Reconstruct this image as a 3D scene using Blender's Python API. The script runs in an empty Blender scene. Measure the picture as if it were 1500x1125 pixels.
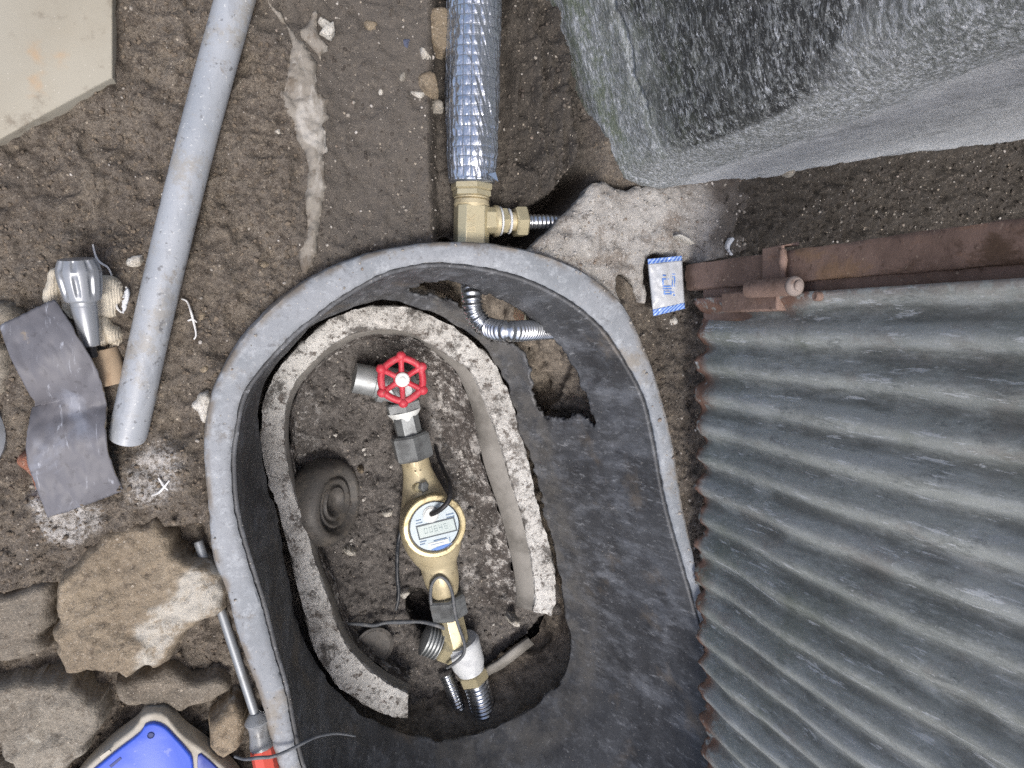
import bpy, math, random
import numpy as np
from mathutils import Vector, Matrix

# ------------------------------------------------------------------ camera, light, exposure
SC = bpy.context.scene
COL = SC.collection
F = 1085.0                      # focal length in pixels of the 1500 px wide photograph
H = 0.75                        # camera height above the yard in metres
NAD = (402.0, 474.0)            # where the photograph looks straight down
_up = Vector((-(NAD[0] - 750.0), NAD[1] - 562.5, F)).normalized()
_X = Vector((1, 0, 0)); _X = (_X - _up * _X.dot(_up)).normalized()
_Y = _up.cross(_X).normalized()
RM = Matrix((_X, _Y, _up))      # camera axes -> world
RN = np.array(RM)
cam_data = bpy.data.cameras.new('camera')
cam = bpy.data.objects.new('camera', cam_data); COL.objects.link(cam)
cam.matrix_world = Matrix.Translation((0, 0, H)) @ RM.to_4x4()
cam_data.sensor_width = 36.0
cam_data.lens = 36.0 * F / 1500.0
cam_data.clip_start = 0.01
cam_data.clip_end = 200.0
SC.camera = cam

SUN_EL, SUN_AZ = math.radians(66), math.radians(196)      # azimuth: clockwise from +y
world = bpy.data.worlds.new('World'); SC.world = world; world.use_nodes = True
wn = world.node_tree
sky = wn.nodes.new('ShaderNodeTexSky'); sky.sky_type = 'NISHITA'; sky.sun_disc = False
sky.sun_elevation = SUN_EL; sky.sun_rotation = SUN_AZ
sky.air_density = 1.0; sky.dust_density = 5.0; sky.ozone_density = 1.0
wn.links.new(sky.outputs[0], wn.nodes['Background'].inputs[0])
wn.nodes['Background'].inputs[1].default_value = 0.115
sun_d = bpy.data.lights.new('sun', 'SUN'); sun_d.energy = 1.5; sun_d.angle = math.radians(18)
sun_d.color = (1.0, 0.985, 0.96)
sun = bpy.data.objects.new('sun', sun_d); COL.objects.link(sun)
_sd = Vector((math.sin(SUN_AZ) * math.cos(SUN_EL), math.cos(SUN_AZ) * math.cos(SUN_EL), math.sin(SUN_EL)))
sun.rotation_euler = _sd.to_track_quat('Z', 'Y').to_euler()
SC.view_settings.view_transform = 'Standard'
SC.view_settings.look = 'None'
SC.view_settings.gamma = 1.0
SC.view_settings.use_curve_mapping = False
SC.view_settings.exposure = 0.60
SC.cycles.use_denoising = False
SC.cycles.max_bounces = 5
SC.cycles.diffuse_bounces = 3
SC.cycles.sample_clamp_indirect = 3.0
SC.cycles.caustics_reflective = False
SC.cycles.caustics_refractive = False

rng = np.random.default_rng(7)
random.seed(7)

# ------------------------------------------------------------------ photo pixel <-> place
def P(px, py, z):
    d = RN @ np.array((px - 750.0, 562.5 - py, -F))
    t = (z - H) / d[2]
    return Vector((d[0] * t, d[1] * t, z))
def PP(pts, z):
    return np.array([tuple(P(a, b, z))[:2] for a, b in pts])
def proj(x, y, z):
    v = np.stack([np.asarray(x, float), np.asarray(y, float), np.asarray(z, float) - H])
    c = np.tensordot(RN.T, v, axes=1)
    return 750 + F * c[0] / -c[2], 562.5 - F * c[1] / -c[2]
def pxm(px, py, z):             # metres per pixel there
    return (P(px + 2, py, z) - P(px - 2, py, z)).length / 4.0

# ------------------------------------------------------------------ numeric noise
def _hash(ix, iy, s):
    h = (ix.astype(np.int64) * 374761393 + iy.astype(np.int64) * 668265263 + s * 974634777) & 0x7fffffff
    h = ((h ^ (h >> 13)) * 1274126177) & 0x7fffffff
    return ((h ^ (h >> 16)) & 0xffff) / 65535.0
def vn(x, y, s=0):
    ix, iy = np.floor(x), np.floor(y)
    fx, fy = x - ix, y - iy
    fx = fx * fx * fx * (fx * (fx * 6 - 15) + 10); fy = fy * fy * fy * (fy * (fy * 6 - 15) + 10)
    a, b = _hash(ix, iy, s), _hash(ix + 1, iy, s)
    c, d = _hash(ix, iy + 1, s), _hash(ix + 1, iy + 1, s)
    return (a + (b - a) * fx) * (1 - fy) + (c + (d - c) * fx) * fy - 0.5
def fbm(x, y, o=4, s=0):
    x = np.asarray(x, float); y = np.asarray(y, float)
    r = 0; a = 1.0
    for k in range(o):
        r = r + a * vn(x + 17.3 * k, y - 9.1 * k, s + k); x = x * 2.03; y = y * 2.03; a *= .5
    return r
def worley(x, y, s=0):
    x = np.asarray(x, float); y = np.asarray(y, float)
    ix, iy = np.floor(x), np.floor(y)
    f1 = np.full(x.shape, 9.0); f2 = np.full(x.shape, 9.0); idv = np.zeros(x.shape)
    for i in (-1, 0, 1):
        for j in (-1, 0, 1):
            cx, cy = ix + i, iy + j
            d = np.hypot(cx + _hash(cx, cy, s) - x, cy + _hash(cx, cy, s + 5) - y)
            n = d < f1
            f2 = np.where(n, f1, np.minimum(f2, d)); idv = np.where(n, _hash(cx, cy, s + 9), idv); f1 = np.where(n, d, f1)
    return f1, f2, idv
def sst(a, b, x):
    t = np.clip((x - a) / (b - a), 0, 1); return t * t * (3 - 2 * t)
def sdpoly(X, Y, poly, near=False):
    X = np.asarray(X, float); Y = np.asarray(Y, float)
    best = np.full(X.shape, 1e18); ins = np.zeros(X.shape, bool)
    NX = np.zeros(X.shape); NY = np.zeros(X.shape)
    n = len(poly)
    for i in range(n):
        ax, ay = poly[i]; bx, by = poly[(i + 1) % n]
        ex, ey = bx - ax, by - ay
        L = ex * ex + ey * ey + 1e-18
        t = np.clip(((X - ax) * ex + (Y - ay) * ey) / L, 0, 1)
        qx, qy = ax + t * ex, ay + t * ey
        d = (X - qx) ** 2 + (Y - qy) ** 2
        m = d < best
        best = np.where(m, d, best)
        if near: NX = np.where(m, qx, NX); NY = np.where(m, qy, NY)
        c = ((ay > Y) != (by > Y)) & (X < (bx - ax) * (Y - ay) / (by - ay + 1e-18) + ax)
        ins ^= c
    d = np.sqrt(best); d = np.where(ins, d, -d)
    return (d, NX, NY) if near else d
def crom(pts, n, closed=True):
    p = np.array(pts, float); N = len(p)
    out = []
    segs = N if closed else N - 1
    per = 16
    for i in range(segs):
        if closed: a, b, c, d = p[(i - 1) % N], p[i], p[(i + 1) % N], p[(i + 2) % N]
        else: a, b, c, d = p[max(i - 1, 0)], p[i], p[i + 1], p[min(i + 2, N - 1)]
        for t in np.arange(per) / per:
            out.append(.5 * ((2 * b) + (-a + c) * t + (2 * a - 5 * b + 4 * c - d) * t * t + (-a + 3 * b - 3 * c + d) * t ** 3))
    if not closed: out.append(p[-1])
    out = np.array(out)
    q = np.vstack([out, out[:1]]) if closed else out
    s = np.concatenate([[0], np.cumsum(np.linalg.norm(np.diff(q, axis=0), axis=1))])
    u = np.linspace(0, s[-1], n, endpoint=not closed)
    return np.stack([np.interp(u, s, q[:, k]) for k in range(p.shape[1])], 1)
def by_angle(poly, cen, n):     # resample a closed star-shaped curve at even angles
    p = crom(poly, 1200)
    a = np.arctan2(p[:, 1] - cen[1], p[:, 0] - cen[0]); o = np.argsort(a)
    a = a[o]; p = p[o]
    A = np.concatenate([a - 2 * np.pi, a, a + 2 * np.pi]); Q = np.vstack([p, p, p])
    t = np.linspace(-np.pi, np.pi, n, endpoint=False)
    return np.stack([np.interp(t, A, Q[:, 0]), np.interp(t, A, Q[:, 1])], 1)

# ------------------------------------------------------------------ materials
def c(r, g, b):
    f = lambda v: (v / 255 / 12.92) if v / 255 <= .04045 else ((v / 255 + .055) / 1.055) ** 2.4
    return (f(r), f(g), f(b), 1)
def mat(name, base, layers=(), rough=.8, metal=0.0, bumps=(), rlayers=(), trans=0.0, coat=0.0, spec=.5, ior=1.5):
    m = bpy.data.materials.new(name); m.use_nodes = True
    nt = m.node_tree; N = nt.nodes; L = nt.links
    b = N['Principled BSDF']
    tc = N.new('ShaderNodeTexCoord')
    def tex(l):
        mp = N.new('ShaderNodeMapping'); L.new(tc.outputs['Object'], mp.inputs[0])
        mp.inputs['Scale'].default_value = l.get('st', (1, 1, 1)); mp.inputs['Rotation'].default_value = l.get('rot', (0, 0, 0))
        mp.inputs['Location'].default_value = l.get('off', (0, 0, 0))
        k = l.get('t', 'noise')
        if k == 'attr':
            a = N.new('ShaderNodeAttribute'); a.attribute_name = l['a']; return a.outputs['Fac']
        if k == 'noise':
            t = N.new('ShaderNodeTexNoise'); t.inputs['Scale'].default_value = l['s']; t.inputs['Detail'].default_value = l.get('d', 5)
            t.inputs['Roughness'].default_value = l.get('r', .6); t.inputs['Distortion'].default_value = l.get('dist', 0)
            o = t.outputs['Fac']
        elif k == 'vor':
            t = N.new('ShaderNodeTexVoronoi'); t.inputs['Scale'].default_value = l['s']; t.feature = l.get('f', 'F1')
            o = t.outputs['Distance']
        elif k == 'cell':
            t = N.new('ShaderNodeTexVoronoi'); t.inputs['Scale'].default_value = l['s']
            sp = N.new('ShaderNodeSeparateColor'); L.new(t.outputs['Color'], sp.inputs[0]); o = sp.outputs[0]
        elif k == 'wave':
            t = N.new('ShaderNodeTexWave'); t.inputs['Scale'].default_value = l['s']; t.bands_direction = l.get('dir', 'X')
            t.inputs['Distortion'].default_value = l.get('dist', 0); o = t.outputs['Fac']
        L.new(mp.outputs[0], t.inputs['Vector'])
        return o
    def ramp(sock, lo, hi, amt=1.0):
        mr = N.new('ShaderNodeMapRange'); mr.interpolation_type = 'SMOOTHSTEP'
        L.new(sock, mr.inputs[0]); mr.inputs[1].default_value = lo; mr.inputs[2].default_value = hi
        mr.inputs[3].default_value = 0; mr.inputs[4].default_value = amt
        return mr.outputs[0]
    def fac(l):
        o = ramp(tex(l), l.get('lo', .45), l.get('hi', .6), l.get('amt', 1))
        if 'by' in l:           # limited by another pattern
            o2 = ramp(tex(l['by']), l['by'].get('lo', .45), l['by'].get('hi', .6), 1)
            mm = N.new('ShaderNodeMath'); mm.operation = 'MULTIPLY'; L.new(o, mm.inputs[0]); L.new(o2, mm.inputs[1]); o = mm.outputs[0]
        return o
    cur = None
    b.inputs['Base Color'].default_value = base
    for l in layers:
        mx = N.new('ShaderNodeMix'); mx.data_type = 'RGBA'
        L.new(fac(l), mx.inputs[0])
        if cur is None: mx.inputs[6].default_value = base
        else: L.new(cur, mx.inputs[6])
        mx.inputs[7].default_value = l['c']
        cur = mx.outputs[2]
    if cur is not None: L.new(cur, b.inputs['Base Color'])
    b.inputs['Roughness'].default_value = rough; b.inputs['Metallic'].default_value = metal
    for l in rlayers:           # (pattern, target socket, from, to)
        mr = N.new('ShaderNodeMapRange'); L.new(fac(l), mr.inputs[0])
        mr.inputs[3].default_value = l['from']; mr.inputs[4].default_value = l['to']
        L.new(mr.outputs[0], b.inputs[l.get('to_socket', 'Roughness')])
    b.inputs['Transmission Weight'].default_value = trans; b.inputs['Coat Weight'].default_value = coat
    b.inputs['Specular IOR Level'].default_value = spec; b.inputs['IOR'].default_value = ior
    prev = None
    for l in bumps:
        bp = N.new('ShaderNodeBump'); bp.inputs['Strength'].default_value = l.get('k', .6); bp.inputs['Distance'].default_value = l.get('h', .002)
        bp.invert = l.get('inv', False)
        o = tex(l)
        if 'lo' in l: o = ramp(o, l['lo'], l['hi'])
        L.new(o, bp.inputs['Height'])
        if prev is not None: L.new(prev, bp.inputs['Normal'])
        prev = bp.outputs[0]
    if prev is not None: L.new(prev, b.inputs['Normal'])
    return m

GRIT = dict(t='vor', s=330, lo=.16, hi=.10, c=c(196, 190, 180), by=dict(t='cell', s=330, lo=.86, hi=.88))
GRIT2 = dict(t='vor', s=170, lo=.22, hi=.16, c=c(172, 162, 148), by=dict(t='cell', s=170, lo=.90, hi=.92))
M = {}
M['soil'] = mat('soil', c(113, 106, 98), [
    dict(s=7, lo=.35, hi=.65, c=c(102, 95, 88)), dict(s=28, lo=.45, hi=.7, c=c(131, 122, 110), amt=.8),
    dict(s=70, lo=.46, hi=.62, c=c(75, 68, 62), amt=.75, d=9, r=.75), dict(s=130, off=(4, 4, 4), lo=.53, hi=.66, c=c(150, 139, 124), amt=.75, d=8, r=.75),
    dict(s=420, lo=.5, hi=.62, c=c(62, 55, 49), amt=.7, r=.7), dict(s=520, off=(7, 7, 7), lo=.57, hi=.66, c=c(160, 150, 138), amt=.6, r=.7),
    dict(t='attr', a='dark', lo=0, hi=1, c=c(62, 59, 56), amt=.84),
    dict(t='attr', a='grey', lo=0, hi=1, c=c(104, 99, 94), amt=.7),
    dict(s=240, off=(9, 1, 1), lo=.54, hi=.66, c=c(136, 128, 118), amt=.5, d=8, r=.7), GRIT2, GRIT,
    dict(s=110, lo=.45, hi=.60, d=9, r=.8, c=c(200, 198, 196), by=dict(t='attr', a='powder', lo=.3, hi=.9), amt=.9),
    dict(s=260, lo=.44, hi=.62, c=c(188, 185, 182), by=dict(t='attr', a='powder', lo=.0, hi=.8), amt=.8, r=.7)],
    rough=.95, spec=.25, bumps=[dict(s=120, d=9, k=.8, h=.004, r=.72), dict(s=700, d=4, k=.8, h=.0012)])
M['crumb'] = mat('crumb', c(110, 100, 89), [dict(s=30, lo=.4, hi=.65, c=c(94, 86, 77)), dict(t='cell', s=120, lo=.4, hi=1, c=c(138, 126, 112), amt=.5)],
    rough=.95, spec=.2, bumps=[dict(s=500, k=.8, h=.001)])
M['crumb_dark'] = mat('crumb_dark', c(84, 79, 74), [dict(s=30, lo=.4, hi=.65, c=c(76, 70, 66)), dict(t='cell', s=120, lo=.5, hi=1, c=c(120, 112, 104), amt=.6)],
    rough=.95, spec=.2, bumps=[dict(s=500, k=.8, h=.001)])
M['grit'] = mat('grit', c(146, 140, 132), [dict(t='cell', s=140, lo=.3, hi=.95, c=c(196, 192, 188), amt=.7), dict(t='cell', s=90, lo=.7, hi=.9, c=c(118, 100, 86), amt=.7)],
    rough=.85, bumps=[dict(s=800, k=.4, h=.0005)])
M['pit_soil'] = mat('pit_soil', c(104, 100, 97), [
    dict(s=14, lo=.35, hi=.65, c=c(88, 84, 81)), dict(s=45, lo=.48, hi=.66, c=c(128, 123, 119), amt=.7, d=9, r=.72),
    dict(s=120, lo=.48, hi=.62, c=c(60, 56, 54), amt=.75, d=8, r=.75), dict(s=360, lo=.54, hi=.66, c=c(146, 141, 136), amt=.6, r=.7),
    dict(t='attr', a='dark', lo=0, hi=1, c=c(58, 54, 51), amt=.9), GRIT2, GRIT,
    dict(s=60, lo=.49, hi=.60, d=9, r=.78, c=c(186, 183, 180), by=dict(t='attr', a='powder', lo=0, hi=.8), amt=.75)],
    rough=.8, spec=.4, bumps=[dict(s=140, d=9, k=.8, h=.003, r=.7), dict(s=900, k=.5, h=.0006)])
M['bank'] = mat('bank', c(140, 131, 120), [dict(s=30, lo=.4, hi=.65, c=c(110, 102, 93)), dict(s=100, lo=.46, hi=.62, c=c(84, 77, 70), amt=.7, d=9, r=.75), dict(s=150, lo=.5, hi=.7, c=c(168, 157, 142), amt=.7), GRIT2],
    rough=.9, spec=.3, bumps=[dict(s=170, d=6, k=.8, h=.003)])
M['box_wall'] = mat('box_wall', c(80, 82, 86), [
    dict(s=9, lo=.4, hi=.65, c=c(62, 63, 66)), dict(s=30, st=(1, 1, .3), lo=.46, hi=.68, c=c(132, 136, 143), amt=.6, d=9, r=.75), dict(s=120, st=(1, 1, .18), off=(2,2,2), lo=.56, hi=.66, c=c(168, 171, 176), amt=.6, d=9, r=.8), dict(s=260, st=(1, 1, .3), off=(6,2,2), lo=.54, hi=.68, c=c(42, 43, 46), amt=.6, d=7, r=.8),
    dict(s=26, lo=.36, hi=.62, c=c(112, 110, 107), by=dict(t='attr', a='dust', lo=.05, hi=.95), amt=.7, d=8, r=.7),
    dict(s=90, st=(1, 1, .3), lo=.54, hi=.72, c=c(150, 153, 160), amt=.45, d=8, r=.75), dict(s=60, st=(1, 1, .3), off=(4, 1, 2), lo=.56, hi=.70, c=c(50, 51, 54), amt=.6, d=8, r=.75),
    dict(s=14, off=(1, 5, 2), lo=.56, hi=.72, c=c(116, 106, 94), amt=.6, d=7), GRIT],
    rough=.6, spec=.45, bumps=[dict(s=60, d=7, k=.35, h=.0015), dict(s=420, d=4, k=.35, h=.0006)])
M['box_rim'] = mat('box_rim', c(146, 150, 156), [
    dict(s=12, lo=.4, hi=.65, c=c(130, 135, 141)), dict(s=70, lo=.48, hi=.66, c=c(176, 181, 187), amt=.7, d=9, r=.78), dict(s=260, off=(2,2,1), lo=.52, hi=.66, c=c(126, 129, 134), amt=.7, d=6, r=.75),
    dict(s=9, lo=.54, hi=.66, c=c(138, 130, 118), amt=.7, d=9, r=.72), dict(s=16, off=(9, 4, 0), lo=.56, hi=.64, c=c(112, 108, 104), amt=.65, d=10, r=.78), dict(s=110, off=(3, 3, 3), lo=.58, hi=.70, c=c(96, 97, 101), amt=.6, d=8, r=.7), GRIT,
    dict(s=40, lo=.38, hi=.58, c=c(120, 111, 100), by=dict(t='attr', a='edge', lo=.2, hi=.9), amt=.85, d=7)],
    rough=.66, spec=.35, bumps=[dict(s=90, d=7, k=.4, h=.0012), dict(s=500, k=.4, h=.0005)])
M['ring_top'] = mat('ring_top', c(212, 211, 208), [
    dict(s=16, lo=.4, hi=.7, c=c(186, 184, 180)),
    dict(s=26, off=(.7, 0, 0), lo=.50, hi=.61, d=10, r=.8, c=c(80, 77, 74), amt=.9), dict(s=90, lo=.53, hi=.62, d=8, r=.75, c=c(88, 80, 75), amt=.9), dict(s=300, lo=.57, hi=.64, d=5, r=.7, c=c(100, 92, 87), amt=.8),
    dict(s=50, off=(3, 5, 0), lo=.42, hi=.56, d=9, r=.8, c=c(96, 90, 85), by=dict(s=5, off=(1.3, .25, 0), lo=.50, hi=.60), amt=.85),
    dict(s=160, off=(3, 9, 0), lo=.58, hi=.64, d=7, r=.75, c=c(222, 220, 217), amt=.8), dict(s=7, off=(3, 1, 0), lo=.62, hi=.72, c=c(130, 96, 78), amt=.5)],
    rough=.9, spec=.25, bumps=[dict(s=140, d=8, k=.7, h=.0025, r=.7), dict(s=500, k=.4, h=.0008)])
M['ring_lip'] = mat('ring_lip', c(152, 149, 144), [dict(s=20, lo=.4, hi=.7, c=c(112, 109, 104)), dict(s=60, st=(1, 1, .4), lo=.55, hi=.75, c=c(150, 147, 142), amt=.6), GRIT],
    rough=.7, bumps=[dict(s=120, d=5, k=.3, h=.001)])
M['ring_wall'] = mat('ring_wall', c(88, 83, 80), [dict(s=20, lo=.4, hi=.7, c=c(70, 66, 63)), dict(s=160, lo=.52, hi=.66, c=c(116, 110, 106), amt=.7, d=8),
    dict(s=60, lo=.49, hi=.60, d=10, r=.8, c=c(190, 187, 183), by=dict(s=11, lo=.36, hi=.52)), dict(s=200, off=(2, 2, 2), lo=.58, hi=.62, d=8, r=.75, c=c(206, 202, 198), amt=.8), GRIT], rough=.9, spec=.3,
    bumps=[dict(s=120, d=8, k=.8, h=.003, r=.7), dict(s=500, k=.5, h=.001)])
M['brass'] = mat('brass', c(204, 194, 162), [dict(s=30, lo=.45, hi=.75, c=c(180, 168, 136), amt=.6), dict(s=160, lo=.58, hi=.72, c=c(132, 122, 100), amt=.5)],
    rough=.34, metal=.5, bumps=[dict(s=700, k=.12, h=.0004)])
M['brass_cast'] = mat('brass_cast', c(206, 194, 162), [dict(s=24, lo=.4, hi=.7, c=c(186, 172, 138), amt=.7), dict(s=120, lo=.58, hi=.72, c=c(120, 108, 84), amt=.6), dict(s=18, off=(3, 3, 3), lo=.5, hi=.66, c=c(146, 138, 122), amt=.7, d=9, r=.72), dict(s=40, off=(1, 3, 6), lo=.56, hi=.64, c=c(104, 95, 84), amt=.7, d=10, r=.75)],
    rough=.45, metal=.3, bumps=[dict(s=800, k=.2, h=.0004), dict(s=60, k=.1, h=.001)])
M['brass_ring'] = mat('brass_ring', c(214, 200, 160), [dict(s=90, lo=.5, hi=.62, d=7, c=c(120, 104, 74), amt=.7), dict(s=30, lo=.5, hi=.7, c=c(178, 158, 112), amt=.6)],
    rough=.42, metal=.4, bumps=[dict(s=500, k=.25, h=.0006)])
M['steel_nut'] = mat('steel_nut', c(142, 146, 148), [dict(s=50, lo=.45, hi=.7, c=c(104, 106, 108), amt=.8), dict(s=20, lo=.62, hi=.74, c=c(112, 100, 88), amt=.6)],
    rough=.48, metal=.6, bumps=[dict(s=500, k=.25, h=.0005)])
M['galv'] = mat('galv', c(176, 180, 182), [dict(s=40, lo=.45, hi=.7, c=c(140, 144, 146), amt=.8), dict(s=120, lo=.6, hi=.72, c=c(110, 108, 104), amt=.5)],
    rough=.5, metal=.5, bumps=[dict(s=500, k=.25, h=.0005)])
M['flex'] = mat('flex', c(206, 210, 216), [dict(s=90, lo=.58, hi=.72, c=c(120, 116, 110), amt=.5)], rough=.24, metal=.95)
M['tape'] = mat('tape', c(218, 222, 226), [dict(s=60, st=(1, 1, 1), lo=.5, hi=.7, c=c(186, 190, 196), amt=.7)], rough=.45, bumps=[dict(s=140, d=4, k=.4, h=.0012)])
M['red'] = mat('red_paint', c(198, 56, 72), [dict(s=60, lo=.45, hi=.68, c=c(216, 100, 112), amt=.75, d=8, r=.7), dict(s=180, lo=.63, hi=.72, c=c(120, 30, 36), amt=.6), dict(s=70, off=(2, 2, 2), lo=.56, hi=.66, c=c(112, 96, 88), amt=.6, d=9, r=.75)],
    rough=.5, bumps=[dict(s=300, k=.2, h=.0005)])
M['white_plastic'] = mat('white_plastic', c(226, 229, 228), [dict(s=80, lo=.55, hi=.75, c=c(196, 198, 196), amt=.6)], rough=.45)
M['face'] = mat('dial_print', c(194, 208, 216), [dict(s=40, lo=.45, hi=.7, c=c(176, 194, 206), amt=.5)], rough=.35, coat=.6)
M['lcd'] = mat('lcd', c(190, 203, 203), rough=.3, coat=.5)
M['ink'] = mat('ink_grey', c(84, 92, 100), rough=.6)
M['ink_faint'] = mat('ink_faint', c(166, 182, 184), rough=.6)
M['blue_print'] = mat('blue_print', c(86, 130, 205), [dict(s=120, lo=.4, hi=.7, c=c(126, 162, 220), amt=.8)], rough=.45)
M['black'] = mat('black_rubber', c(38, 38, 41), [dict(s=120, lo=.55, hi=.75, c=c(66, 64, 62), amt=.7)], rough=.5)
M['wire'] = mat('wire_sheath', c(44, 48, 54), [dict(s=160, lo=.5, hi=.7, c=c(98, 100, 104), amt=.7)], rough=.45)
M['wire_grey'] = mat('wire_dusty', c(92, 96, 102), [dict(s=120, lo=.45, hi=.7, c=c(132, 132, 132), amt=.7)], rough=.6)
M['cap_rubber'] = mat('cap_rubber', c(84, 82, 80), [dict(s=30, off=(2, 2, 2), lo=.48, hi=.60, c=c(112, 106, 99), d=9, r=.75, amt=.8), dict(s=24, lo=.45, hi=.7, c=c(98, 94, 90), amt=.8), dict(s=110, lo=.55, hi=.7, c=c(54, 50, 46), amt=.7), GRIT],
    rough=.55, spec=.5, bumps=[dict(s=200, k=.3, h=.001)])
M['pvc'] = mat('pvc_grey', c(166, 171, 178), [
    dict(s=14, lo=.42, hi=.7, c=c(146, 152, 160), amt=.8), dict(s=26, off=(8, 8, 1), lo=.50, hi=.62, c=c(150, 145, 136), amt=.65, d=10, r=.8),
    dict(s=60, st=(1, .25, 1), off=(1, 1, 1), lo=.52, hi=.64, c=c(130, 134, 140), amt=.5, d=8, r=.75), dict(s=14, off=(5, 2, 1), lo=.58, hi=.66, c=c(128, 118, 104), amt=.7, d=9, r=.75),
    dict(s=300, lo=.64, hi=.70, c=c(216, 218, 218), amt=.8), dict(s=130, lo=.60, hi=.68, c=c(96, 96, 98), amt=.7, d=6)],
    rough=.38, bumps=[dict(s=60, d=6, k=.2, h=.001), dict(s=400, k=.2, h=.0005)])
M['foil'] = mat('foil', c(206, 212, 222), [dict(s=30, lo=.5, hi=.75, c=c(182, 190, 206), amt=.6)], rough=.22, metal=.92,
    bumps=[dict(s=60, d=4, k=.4, h=.0016), dict(s=260, d=3, k=.4, h=.0008)])
M['scrim'] = mat('scrim_thread', c(122, 128, 138), rough=.4, metal=.5)
M['knob'] = mat('grey_knob', c(150, 154, 160), [dict(s=30, lo=.5, hi=.75, c=c(134, 138, 144), amt=.5), dict(s=260, lo=.68, hi=.74, c=c(100, 100, 100), amt=.6)],
    rough=.32, metal=.35, bumps=[dict(s=600, k=.06, h=.0004)])
M['glove'] = mat('cotton', c(212, 204, 188), [dict(s=22, lo=.45, hi=.7, c=c(192, 181, 162), amt=.8), dict(s=60, lo=.58, hi=.74, c=c(160, 148, 130), amt=.5)],
    rough=.98, spec=.1, bumps=[dict(t='wave', s=160, dist=3, k=.35, h=.0012), dict(s=900, k=.5, h=.0008)])
M['sheet'] = mat('rubber_sheet', c(106, 106, 112), [
    dict(s=10, lo=.42, hi=.68, c=c(100, 99, 104)), dict(s=15, st=(1.4, 1, 1), rot=(0, 0, .5), lo=.50, hi=.70, c=c(138, 143, 156), amt=.75, d=8, dist=.6),
    dict(s=40, st=(3.2, .6, 1), rot=(0, 0, .4), lo=.58, hi=.70, c=c(176, 180, 190), amt=.8, d=9, dist=1.4, r=.7),
    dict(s=11, off=(2, 7, 0), lo=.60, hi=.67, c=c(150, 136, 116), amt=.75, d=8, r=.7), dict(s=160, lo=.58, hi=.7, c=c(74, 73, 76), amt=.5)],
    rough=.55, spec=.4, bumps=[dict(s=90, d=6, k=.25, h=.001)])
M['sheet_edge'] = mat('sheet_edge', c(150, 138, 120), [dict(s=120, lo=.45, hi=.65, c=c(104, 96, 90))], rough=.85)
M['wood'] = mat('raw_wood', c(168, 148, 124), [dict(s=30, st=(4, 1, 1), rot=(0, 0, .5), lo=.45, hi=.7, c=c(138, 116, 94)), dict(s=80, lo=.6, hi=.7, c=c(176, 152, 122), amt=.7)],
    rough=.85, bumps=[dict(s=120, st=(4, 1, 1), k=.3, h=.001)])
def rockmat(name, a, b_, d, pale=None, attr=False):
    L = [dict(s=9, lo=.38, hi=.66, c=b_), dict(s=36, lo=.48, hi=.64, c=d, amt=.75, d=9, r=.75), dict(s=90, lo=.52, hi=.64, c=c(84, 75, 66), amt=.65, d=9, r=.75), dict(s=400, lo=.55, hi=.66, c=c(188, 178, 164), amt=.5, r=.7), dict(s=420, off=(6, 6, 6), lo=.55, hi=.66, c=c(80, 72, 64), amt=.5, r=.7)]
    if pale: L.append(dict(s=11, off=(1.3, 4.2, 0), lo=.55, hi=.60, c=pale, d=10, r=.75, amt=.8))
    if attr: L.append(dict(s=34, lo=.38, hi=.52, c=c(190, 186, 177), by=dict(t='attr', a='pale', lo=.1, hi=.65), d=10, r=.8, amt=.85))
    L += [GRIT2, GRIT]
    return mat(name, a, L, rough=.92, spec=.25, bumps=[dict(s=70, d=9, k=.8, h=.005, r=.68), dict(s=420, d=5, k=.7, h=.0014)])
M['rock_pale'] = rockmat('rock_pale', c(140, 128, 111), c(122, 110, 95), c(162, 149, 130), None, True)
M['rock'] = rockmat('rock_tan', c(150, 136, 117), c(130, 116, 98), c(170, 155, 134), c(186, 180, 168))
M['rock2'] = rockmat('rock_grey', c(126, 119, 109), c(110, 103, 93), c(142, 133, 121))
M['rock3'] = rockmat('rock_lichen', c(142, 136, 126), c(120, 113, 103), c(160, 154, 143), c(172, 168, 158))
M['stone_pale'] = rockmat('stone_pale', c(200, 198, 192), c(186, 180, 168), c(214, 212, 208))
M['stone_grey'] = rockmat('stone_grey', c(150, 146, 138), c(134, 130, 122), c(172, 168, 160), c(190, 188, 182))
M['stone_brown'] = rockmat('stone_brown', c(138, 126, 108), c(120, 108, 92), c(152, 140, 122))
M['stone_blue'] = rockmat('stone_blue', c(92, 98, 118), c(80, 86, 106), c(110, 114, 130))
M['brick'] = rockmat('brick_red', c(150, 104, 86), c(136, 92, 76), c(160, 120, 100))
M['mortar'] = mat('mortar', c(166, 163, 159), [
    dict(s=12, lo=.4, hi=.68, c=c(146, 142, 137)), dict(s=60, lo=.5, hi=.66, c=c(188, 186, 182), amt=.7, d=9, r=.75),
    dict(s=20, off=(1, 2, 0), lo=.50, hi=.64, c=c(118, 109, 101), amt=.8, d=9, r=.75), dict(s=110, lo=.55, hi=.66, c=c(92, 86, 80), amt=.8, d=8, r=.75), dict(s=400, lo=.56, hi=.66, c=c(205, 203, 200), amt=.6), GRIT2, GRIT,
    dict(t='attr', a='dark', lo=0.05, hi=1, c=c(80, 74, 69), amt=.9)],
    rough=.95, spec=.2, bumps=[dict(s=80, d=9, k=.8, h=.004, r=.7), dict(s=500, d=4, k=.8, h=.0014)])
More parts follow.
